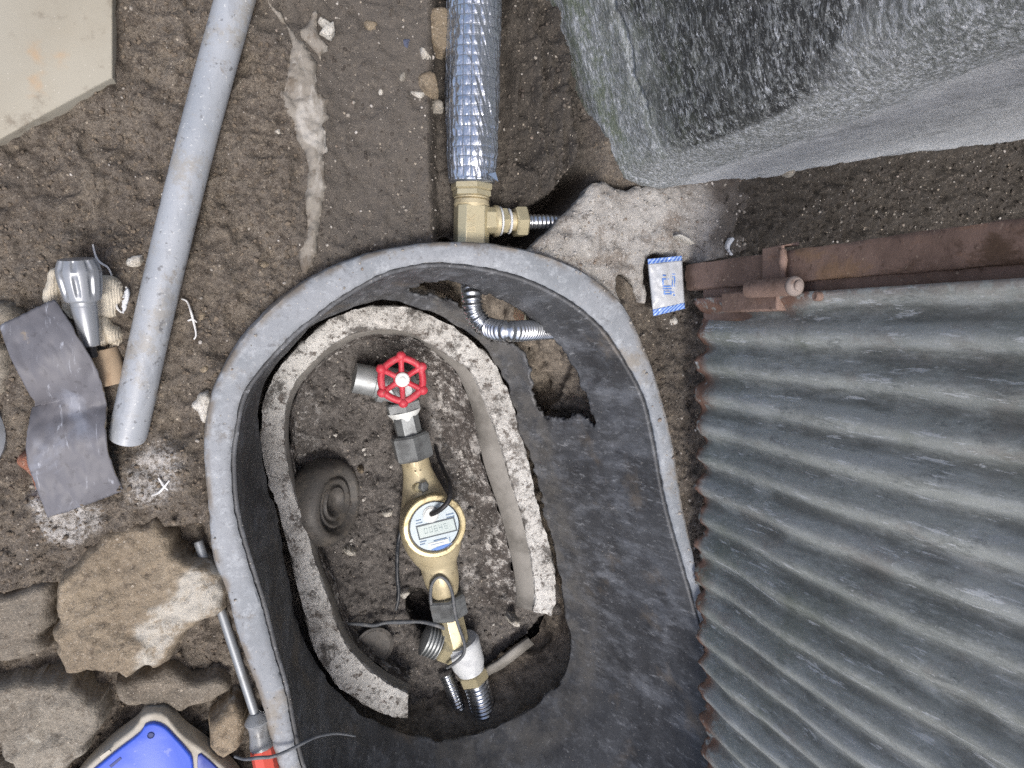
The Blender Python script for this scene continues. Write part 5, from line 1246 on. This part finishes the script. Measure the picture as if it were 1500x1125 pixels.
tag(tube('cable', [pt_(508, 914, -.292), pt_(525, 914, -.288), pt_(548, 916, -.286), pt_(565, 912, -.285), pt_(590, 911, -.282), pt_(618, 911, -.272), pt_(640, 916, -.262), pt_(655, 922, -.268)], [2.2 * km, 3.2 * km, 2.6 * km, 3.4 * km, 2.6 * km, 3.2 * km, 3 * km], M['wire_grey'], n=9, smooth_n=60), 'dusty grey wire lying straight across the pit left of the fittings', 'wire')

# rubber cap, strips and chips in the pit
cap_ax = Vector((.74, .02, .60)).normalized()
CC = P(496, 737, -.272); kc = pxm(490, 737, -.28)
pr = [(20 * kc, -46 * kc), (62 * kc, -44 * kc), (67 * kc, -34 * kc), (65 * kc, -10 * kc), (58 * kc, 0), (52 * kc, 3 * kc), (46 * kc, 1 * kc), (43 * kc, -8 * kc), (39 * kc, -9 * kc), (36 * kc, -4 * kc), (33 * kc, -4 * kc), (30 * kc, -9 * kc), (26 * kc, -9 * kc), (23 * kc, -5 * kc), (19 * kc, -6 * kc), (16 * kc, -13 * kc), (10 * kc, -16 * kc), (4 * kc, -15 * kc), (1 * kc, -15 * kc)]
def wob(r, h, th): return r * (1 + .02 * np.sin(th * 2 + 1) + .012 * np.sin(th * 5))
tag(lathe('rubber_cap', pr, CC - cap_ax * .0, cap_ax, M['cap_rubber'], n=56, sharp=60, mod=wob), 'dark ribbed rubber cap leaning half buried left of the meter', 'cap')
tag(lathe('buried_disc', [(2 * kc, -.006), (30 * kc, -.006), (31 * kc, .001), (27 * kc, .002), (25 * kc, .0006), (2 * kc, .0004)], P(548, 947, -.292), Vector((.12, -.05, 1)), M['cap_rubber'], n=40), 'flat dark round lid buried in the soil at the lower left of the pit', 'lid')
V = [P(x, y, z) for x, y, z in ((772, 932, -.288), (780, 940, -.292), (752, 962, -.296), (735, 975, -.298), (705, 990, -.296), (698, 982, -.292), (728, 966, -.292), (748, 950, -.288))]
so = mesh('plastic_strip', V, [(0, 1, 2, 7), (7, 2, 3, 6), (6, 3, 4, 5)], M['ring_lip'], None, True)
md = so.modifiers.new('thick', 'SOLIDIFY'); md.thickness = .006
tag(so, 'grey broken strip edging the dark hole beside the taped tee', 'broken strip')
rock('stone_chip', [(587, 868), (594, 865), (602, 867), (598, 873), (593, 878), (588, 875)], -.300, .010, M['stone_pale'], 420, 'white stone chip at the edge of the black void left of the nut', 'stone', w=.004, step=.0013, amp=.2, jag=.0008, zb=-.32)
rock('stone_chip', [(504, 806), (510, 802), (520, 806), (521, 812), (514, 816), (506, 812)], -.302, .009, M['stone_pale'], 421, 'white stone chip just below the rubber cap', 'stone', w=.004, step=.0013, amp=.2, jag=.0008, zb=-.32)
rock('stone_chip', [(748, 912), (754, 906), (762, 909), (761, 918), (752, 918)], -.288, .012, M['stone_pale'], 422, 'white crumb at the broken end of the concrete ring', 'stone', w=.004, step=.0013, amp=.2, jag=.0008, zb=-.32)
rock('stone_chip', [(559, 752), (566, 748), (575, 746), (576, 754), (566, 758)], -.302, .008, M['stone_pale'], 423, 'whitish flake on the soil between rubber cap and dial', 'stone', w=.004, step=.0013, amp=.2, jag=.0008, zb=-.32)
rock('stone_chip', [(526, 688), (530, 685), (534, 689), (532, 694), (527, 693)], -.300, .008, M['stone_brown'], 424, 'round tan pebble above the rubber cap', 'stone', w=.003, step=.0012, amp=.1, jag=.0004, zb=-.32)

# ------------------------------------------------------------------ things lying on the left
zp_ = .0155
pa_, pb_ = P(364, -70, zp_), P(187, 640, zp_)
pax = (pb_ - pa_).normalized(); rp_ = 30.0 * pxm(260, 300, zp_)
pipe = thing('grey_pipe', 'long grey plastic pipe lying diagonally on the brown soil', 'pipe', tuple(pa_.lerp(pb_, .5)))
PL = (pb_ - pa_).length
u_, v_, w_ = basis(pax)
n = 64; hs_ = np.concatenate([np.linspace(0, PL - .012, 60), [PL - .006, PL - .002, PL]])
V = []
for i, h in enumerate(hs_):
    t = np.arange(n) / n * 2 * np.pi
    r = rp_ * (1 - .06 * h / PL) * (1 + fbm(np.cos(t) * 1.5 + h * 6, np.sin(t) * 1.5, 3, 441) * .012)
    if i >= 61: r = r * (.985 if i == 61 else .955)
    bow = .004 * math.sin(math.pi * h / PL)
    cut = (np.cos(t) * .006) if h > PL - .02 else 0
    V.append(np.array(pa_)[None] + np.outer(h + (cut if np.ndim(cut) else np.zeros(n)), w_) + (np.cos(t)[:, None] * u_ + np.sin(t)[:, None] * v_) * r[:, None] + v_ * bow)
K = len(hs_)
V.append(V[-1] * .78 + V[-1].mean(0) * .22)                # wall thickness at the cut end
V.append(V[-1] - w_ * .05); K += 2
Fc = [(k * n + j, k * n + (j + 1) % n, (k + 1) * n + (j + 1) % n, (k + 1) * n + j) for k in range(K - 1) for j in range(n)] + [tuple((K - 1) * n + j for j in range(n))]
mesh('tube', np.vstack(V), Fc, M['pvc'], pipe, True, 50)
mud = P(176, 640, .006)
tag(lathe('pipe_end', [(4e-3, -.02), (.040, -.02), (.041, -.004), (.038, .001), (.004, .002)], P(-76, 640, .008), dz, M['pvc'], n=40), 'round grey pipe end standing at the left edge', 'pipe end')

# cotton glove
glove = thing('work_glove', 'cream cotton work glove crumpled under the grey knob tool', 'glove', tuple(P(125, 455, 0)))
def cloth(z, h, w, sd):
    def f(X, Y, D):
        p = np.sqrt(np.clip(1 - (1 - np.clip(D / w, 0, 1)) ** 2, 0, 1))
        fold = np.abs(fbm(X * 45 + fbm(Y * 30, X * 30, 2, sd + 1) * 1.2, Y * 22, 4, sd)) * -.009 + fbm(X * 120, Y * 120, 3, sd + 5) * .0022
        return z + h * p + fold * np.clip(D / (w * .5), 0, 1)
    return f
patch('palm', outline([(90,395),(120,400),(150,402),(170,408),(181,420),(182,438),(174,448),(172,464),(150,470),(120,470),(90,455),(84,430),(84,408)], .01, .0015, 3), .0018, cloth(.004, .020, .014, 451), -.02, M['glove'], glove)
patch('cuff', outline([(72,394),(88,392),(96,410),(96,436),(88,452),(66,446),(62,436),(66,414)], .01, .001, 4), .0018, cloth(.004, .022, .010, 453), -.02, M['glove'], glove)
patch('finger', outline([(148,458),(160,462),(168,474),(178,482),(179,494),(170,504),(160,508),(150,496),(142,476)], .01, .001, 5), .0016, cloth(.004, .019, .009, 455), -.02, M['glove'], glove)
patch('finger', outline([(136,462),(150,462),(160,478),(164,494),(160,506),(150,510),(142,506),(136,490)], .012, .001, 6), .0016, cloth(.005, .022, .009, 457), -.02, M['glove'], glove)
patch('finger', outline([(164,494),(174,492),(180,498),(176,508),(166,514),(156,512)], .008, .001, 7), .0014, cloth(.003, .013, .006, 459), -.02, M['glove'], glove)

# fluted knob tool
zk = .042
k0, k1 = P(112, 379, zk + .002), P(133, 506, zk - .012)
kax = (k1 - k0).normalized(); kk = pxm(115, 420, zk); KL = (k1 - k0).length
knob = thing('knob_tool', 'silver grey fluted knob with tapered shaft lying on the glove', 'tool', tuple((k0 + k1) / 2 - Vector((0, 0, .03))))
def flute(r, h, th):
    h = h / kk
    g = np.cos(th * 9) ; g2 = np.cos(th * 9)
    d = 0
    w1 = math.exp(-((h - 9) / 8.5) ** 4); w2 = math.exp(-((h - 42) / 17) ** 4)
    dep = sst(.15, .95, g) * (w1 * 3.4 + w2 * 4.2)
    return np.full(len(th), r) - dep * kk
pr = [(2, 0), (25, 0), (28, .8)] + [(28 + 6 * math.sin(math.pi / 2 * min(1, (h - 1) / 20)), h) for h in np.linspace(1.5, 22, 14)] + [(34.2 - 6.5 * ((h - 24) / 44) ** 1.6, h) for h in np.linspace(24, 67, 26)] + [(27, 68), (26, 69.5), (19, 70)]
pr = [(a * kk, b * kk) for a, b in pr]
lathe('knob', pr, k0, kax, M['knob'], knob, n=144, sharp=40, mod=flute)
lathe('shaft', [(8 * kk, 69 * kk), (20.5 * kk, 69 * kk), (20.5 * kk, 76 * kk), (20 * kk, 77 * kk), (20.4 * kk, 78 * kk), (15.2 * kk, KL - 1.5 * kk), (14 * kk, KL), (5 * kk, KL)], k0, kax, M['knob'], knob, n=48)
lathe('stub', [(3 * kk, 0), (9 * kk, 0), (8.5 * kk, 22 * kk), (3 * kk, 22 * kk)], k0 + kax * (KL - .001), kax, M['black'], knob, n=24)
# stick
w0_, w1_ = P(150, 512, .012), P(166, 562, .010)
tag(tube('wooden_stick', [w0_, w0_.lerp(w1_, .5), w1_], [.0125, .0132, .0125], M['wood'], n=20, smooth_n=14), 'short brown wooden stick between the rubber sheet and the pipe', 'stick')

# bent rubber sheet
Lp = [(3,478),(13,508),(30,545),(48,580),(52,594),(46,616),(40,645),(46,685),(58,722),(70,757)]
Rp = [(80,441),(105,476),(126,512),(146,550),(157,588),(157,612),(156,640),(161,668),(170,695),(179,716)]
zL = [.030, .036, .040, .030, .014, .024, .030, .024, .018, .010]
zR = [.034, .042, .046, .036, .018, .028, .036, .028, .022, .012]
NA, NBt = 80, 44
Lw = crom([tuple(P(a, b, z)) for (a, b), z in zip(Lp, zL)], NA, False); Rw = crom([tuple(P(a, b, z)) for (a, b), z in zip(Rp, zR)], NA, False)
V = []
for i in range(NA):
    for j in range(NBt):
        t = j / (NBt - 1); p = Lw[i] * (1 - t) + Rw[i] * t
        e = (1 if j in (0, NBt - 1) or i in (0, NA - 1) else 0)
        p = p + np.array((0, 0, .0025 * math.sin(math.pi * t) + float(fbm(i * .09, j * .09, 3, 470)) * .004))
        p = p + np.array((float(fbm(i * .7, j * 3.0, 3, 472)) * .0007 * e, float(fbm(i * .8, j * 2.0, 3, 474)) * .0007 * e, 0))
        V.append(p)
Fc = [(i * NBt + j, i * NBt + j + 1, (i + 1) * NBt + j + 1, (i + 1) * NBt + j) for i in range(NA - 1) for j in range(NBt - 1)]
so = mesh('rubber_sheet', V, Fc, M['sheet'], None, True)
so.data.materials.append(M['sheet_edge'])
md = so.modifiers.new('thick', 'SOLIDIFY'); md.thickness = .0032; md.offset = -1; md.material_offset_rim = 1
tag(so, 'dark grey strip of rubber sheet bent in waves on the soil', 'rubber sheet')

# screwdriver
drv = thing('screwdriver', 'long steel screwdriver with clear and red handle along the box rim', 'screwdriver', tuple(P(350, 980, -.01)))
s0, s1 = P(290, 792, -.006), P(374, 1048, .012)
sx = (s1 - s0).normalized(); ks = pxm(340, 950, 0)
SL = (s1 - s0).length
lathe('shaft', [(2 * ks, 0), (6.4 * ks, 1 * ks), (7 * ks, 4 * ks), (7 * ks, SL), (2 * ks, SL)], s0, sx, M['shaft'], drv, n=20)
hx = (P(392, 1140, .016) - P(374, 1048, .012)).normalized()
lathe('handle', [(4 * ks, 0), (9 * ks, .5 * ks), (16 * ks, 8 * ks), (19 * ks, 14 * ks), (15 * ks, 22 * ks), (15 * ks, 34 * ks), (18 * ks, 50 * ks), (18 * ks, 56 * ks), (6 * ks, 56 * ks)], P(374, 1044, .012), hx, M['clear_handle'], drv, n=26)
lathe('grip_end', [(6 * ks, 0), (17.6 * ks, 0), (18.4 * ks, 4 * ks), (18 * ks, 60 * ks), (10 * ks, 70 * ks), (3 * ks, 72 * ks)], P(374, 1044, .012) + hx * (56.3 * ks), hx, M['red_plastic'], drv, n=8, sharp=20)
tag(tube('wire', [P(344, 1108, .006), P(358, 1112, .014), P(378, 1110, .034), P(400, 1108, .034), P(425, 1098, .029), P(448, 1086, .02), P(465, 1078, .004), P(490, 1074, -.03), P(520, 1078, -.06)], [2.2 * ks, 2.8 * ks, 2.4 * ks, 3 * ks, 3.4 * ks, 2.4 * ks, 2 * ks], M['wire_grey'], n=10, smooth_n=70), 'dark wire crossing the rim at the bottom left of the box', 'wire')

# blue plastic piece
blue = thing('blue_plastic_tray', 'bright blue plastic tray with beige border at the bottom edge', 'tray', tuple(P(210, 1110, -.01)))
ob = outline([(196,1066),(206,1050),(222,1043),(240,1045),(252,1058),(268,1076),(306,1104),(352,1150),(380,1230),(60,1230),(105,1150),(150,1102)], .006, 0, 1, n=90)
prism('border', ob, -.02, .008, M['beige_plastic'], blue, bevel=.003)
ib = outline([(204,1074),(212,1062),(226,1058),(242,1064),(256,1078),(274,1098),(282,1112),(284,1150),(284,1226),(74,1226),(118,1148),(160,1108)], .010, 0, 1, n=90)
prism('panel', ib, .004, .0125, M['blue_plastic'], blue, bevel=.002)
ib2 = outline([(290,1106),(300,1108),(322,1128),(345,1152),(340,1226),(292,1226),(290,1150)], .009, 0, 1, n=50)
prism('side_panel', ib2, .004, .0105, mat('blue_dark', c(58, 76, 160), rough=.45), blue, bevel=.0015)
lathe('hole', [(1 * ks, .0), (5 * ks, .0), (5 * ks, .0006), (4 * ks, .001), (3.6 * ks, .0004), (1 * ks, .0003)], P(221, 1077, .0126), dz, mat('blue_deep', c(40, 54, 110), rough=.6), blue, n=22)
prism('slot', PP([(146,1108),(160,1098),(163,1101),(149,1113)], .013), .0115, .0135, M['beige_plastic'], blue)
prism('slot', PP([(160,1122),(176,1109),(178,1112),(163,1125)], .013), .0115, .0131, mat('blue_groove', c(44, 58, 120), rough=.6), blue)

# packet
pk = thing('small_packet', 'small white packet with blue striped ends on the mortar', 'packet', tuple(P(976, 420, .01)))
zk_ = .016
PQ = [(948.5,379.5),(998.5,374.5),(1003,452),(957,463)]
def pq(u, v): 
    a = np.array(PQ[0]) * (1 - u) + np.array(PQ[1]) * u; b = np.array(PQ[3]) * (1 - u) + np.array(PQ[2]) * u
    return a * (1 - v) + b * v
def pgrid(name, v0, v1, m, nv, lift=0.0):
    nu = 24; V = []
    for i in range(nv + 1):
        v = v0 + (v1 - v0) * i / nv
        for j in range(nu + 1):
            u = j / nu
            x, y = pq(u, v)
            puff = .0055 * (max(0, math.sin(math.pi * u)) ** .5) * (max(0, math.sin(math.pi * np.clip((v - .06) / .88, 0, 1))) ** .4)
            wr = float(fbm(u * 5, v * 7, 3, 480)) * .0022 - .0016 * math.exp(-((u - .56 - .05 * math.sin(v * 9)) / .04) ** 2) * (1 if v < .5 else 0)
            V.append(P(x, y, zk_ + puff + wr + lift))
    Fc = [(i * (nu + 1) + j, i * (nu + 1) + j + 1, (i + 1) * (nu + 1) + j + 1, (i + 1) * (nu + 1) + j) for i in range(nv) for j in range(nu)]
    o = mesh(name, V, Fc, m, pk); s = o.modifiers.new('thick', 'SOLIDIFY'); s.thickness = .0006; s.offset = -1 if lift == 0 else 0
    return o
pgrid('film', .09, .885, M['packet'], 30); pgrid('striped_end', 0, .0895, M['packet_blue'], 5); pgrid('striped_end', .8855, 1.0, M['packet_blue'], 5)
V = []; Fc = []
for x0, y0, x1, y1 in ((330,400,410,420),(322,455,420,480),(322,480,345,560),(330,572,460,596),(330,612,470,632),(345,650,470,668),(345,692,470,712),(345,650,368,712),(448,650,470,712),
                       (475,385,528,398),(478,428,525,442),(508,442,528,585),(474,480,490,590),(470,668,515,682),(500,706,520,736)):
    nn = 6
    hx_ = (x1 - x0) < (y1 - y0)
    for s_ in range(nn):
        a0, a1 = s_ / nn, (s_ + 1) / nn
        q = ((x0, y0 + (y1 - y0) * a0), (x1, y0 + (y1 - y0) * a0), (x1, y0 + (y1 - y0) * a1), (x0, y0 + (y1 - y0) * a1)) if hx_ else ((x0 + (x1 - x0) * a0, y0), (x0 + (x1 - x0) * a1, y0), (x0 + (x1 - x0) * a1, y1), (x0 + (x1 - x0) * a0, y1))
        b = len(V)
        for X_, Y_ in q:
            x, y = 940 + X_ / 10.72, 365 + Y_ / 10.72
            # find u, v of the point for its height
            v = (y - 377) / 82.0; u = (x - (948.5 + 8.5 * v)) / 48.0
            puff = .0055 * (max(0, math.sin(math.pi * np.clip(u, 0, 1))) ** .5) * (max(0, math.sin(math.pi * np.clip((v - .06) / .88, 0, 1))) ** .4)
            wr = float(fbm(u * 5, v * 7, 3, 480)) * .0022 - .0016 * math.exp(-((u - .56 - .05 * math.sin(v * 9)) / .04) ** 2) * (1 if v < .5 else 0)
            V.append(P(x, y, zk_ + puff + wr + .0011))
        Fc.append((b, b + 1, b + 2, b + 3))
mesh('printed_letters', V, Fc, M['blue_print'], pk, False)['kind'] = 'stuff'

# white threads and scraps
TH_ = [([(266,438),(274,442),(280,458),(283,470),(286,482),(287,492),(284,497)], 'white frayed thread lying on the soil between pipe and rim'),
       ([(275,470),(282,468),(288,472)], 'short white thread branch beside the longer thread'),
       ([(232,700),(236,706),(240,712),(246,718)], 'white thread on the powdery mound'),
       ([(222,726),(232,722),(240,714),(248,704)], 'white forked thread crossing the powdery mound'),
       ([(136,358),(140,374),(146,384),(158,392),(164,404)], 'white thread above the grey knob head'),
       ([(170,444),(172,452),(178,458)], 'short white thread beside the glove and pipe'),
       ([(184,420),(188,426),(180,436)], 'white plastic shred next to the grey pipe')]
for i, (pts, lb) in enumerate(TH_):
    w = []
    for a, b in pts:
        p = P(a, b, 0); zc = float(Gz(np.array([p.x]), np.array([p.y]))[0]); w.append(P(a, b, zc + .0045))
    tag(tube('thread', w, [.0007, .0011, .0007], M['thread'], n=6, smooth_n=24), lb, 'thread')
tag(patch('plastic_scrap', outline([(186,422),(190,430),(187,448),(181,460),(179,452),(181,436)], .008, 0, 2), .0012, lambda X, Y, D: .012 + D * .3, .004, M['scrap']), 'white curl of plastic wedged between glove and grey pipe', 'plastic scrap')
tag(patch('plastic_scrap', outline([(1066,350),(1070,348),(1073,351),(1068,358),(1066,366),(1071,373),(1068,374),(1063,366),(1062,358)], .0, 0, 3), .0012, lambda X, Y, D: .004 + D * .5, -.01, M['scrap']), 'small white plastic curl on the dark dirt above the gate post', 'plastic scrap')
tag(patch('twig', outline([(990,344),(998,346),(1013,355),(1012,358),(998,350),(990,347)], .012, 0, 4), .0012, lambda X, Y, D: .018 + D * .4, .004, M['stone_pale']), 'thin pale twig lying on the mortar above the packet', 'twig')
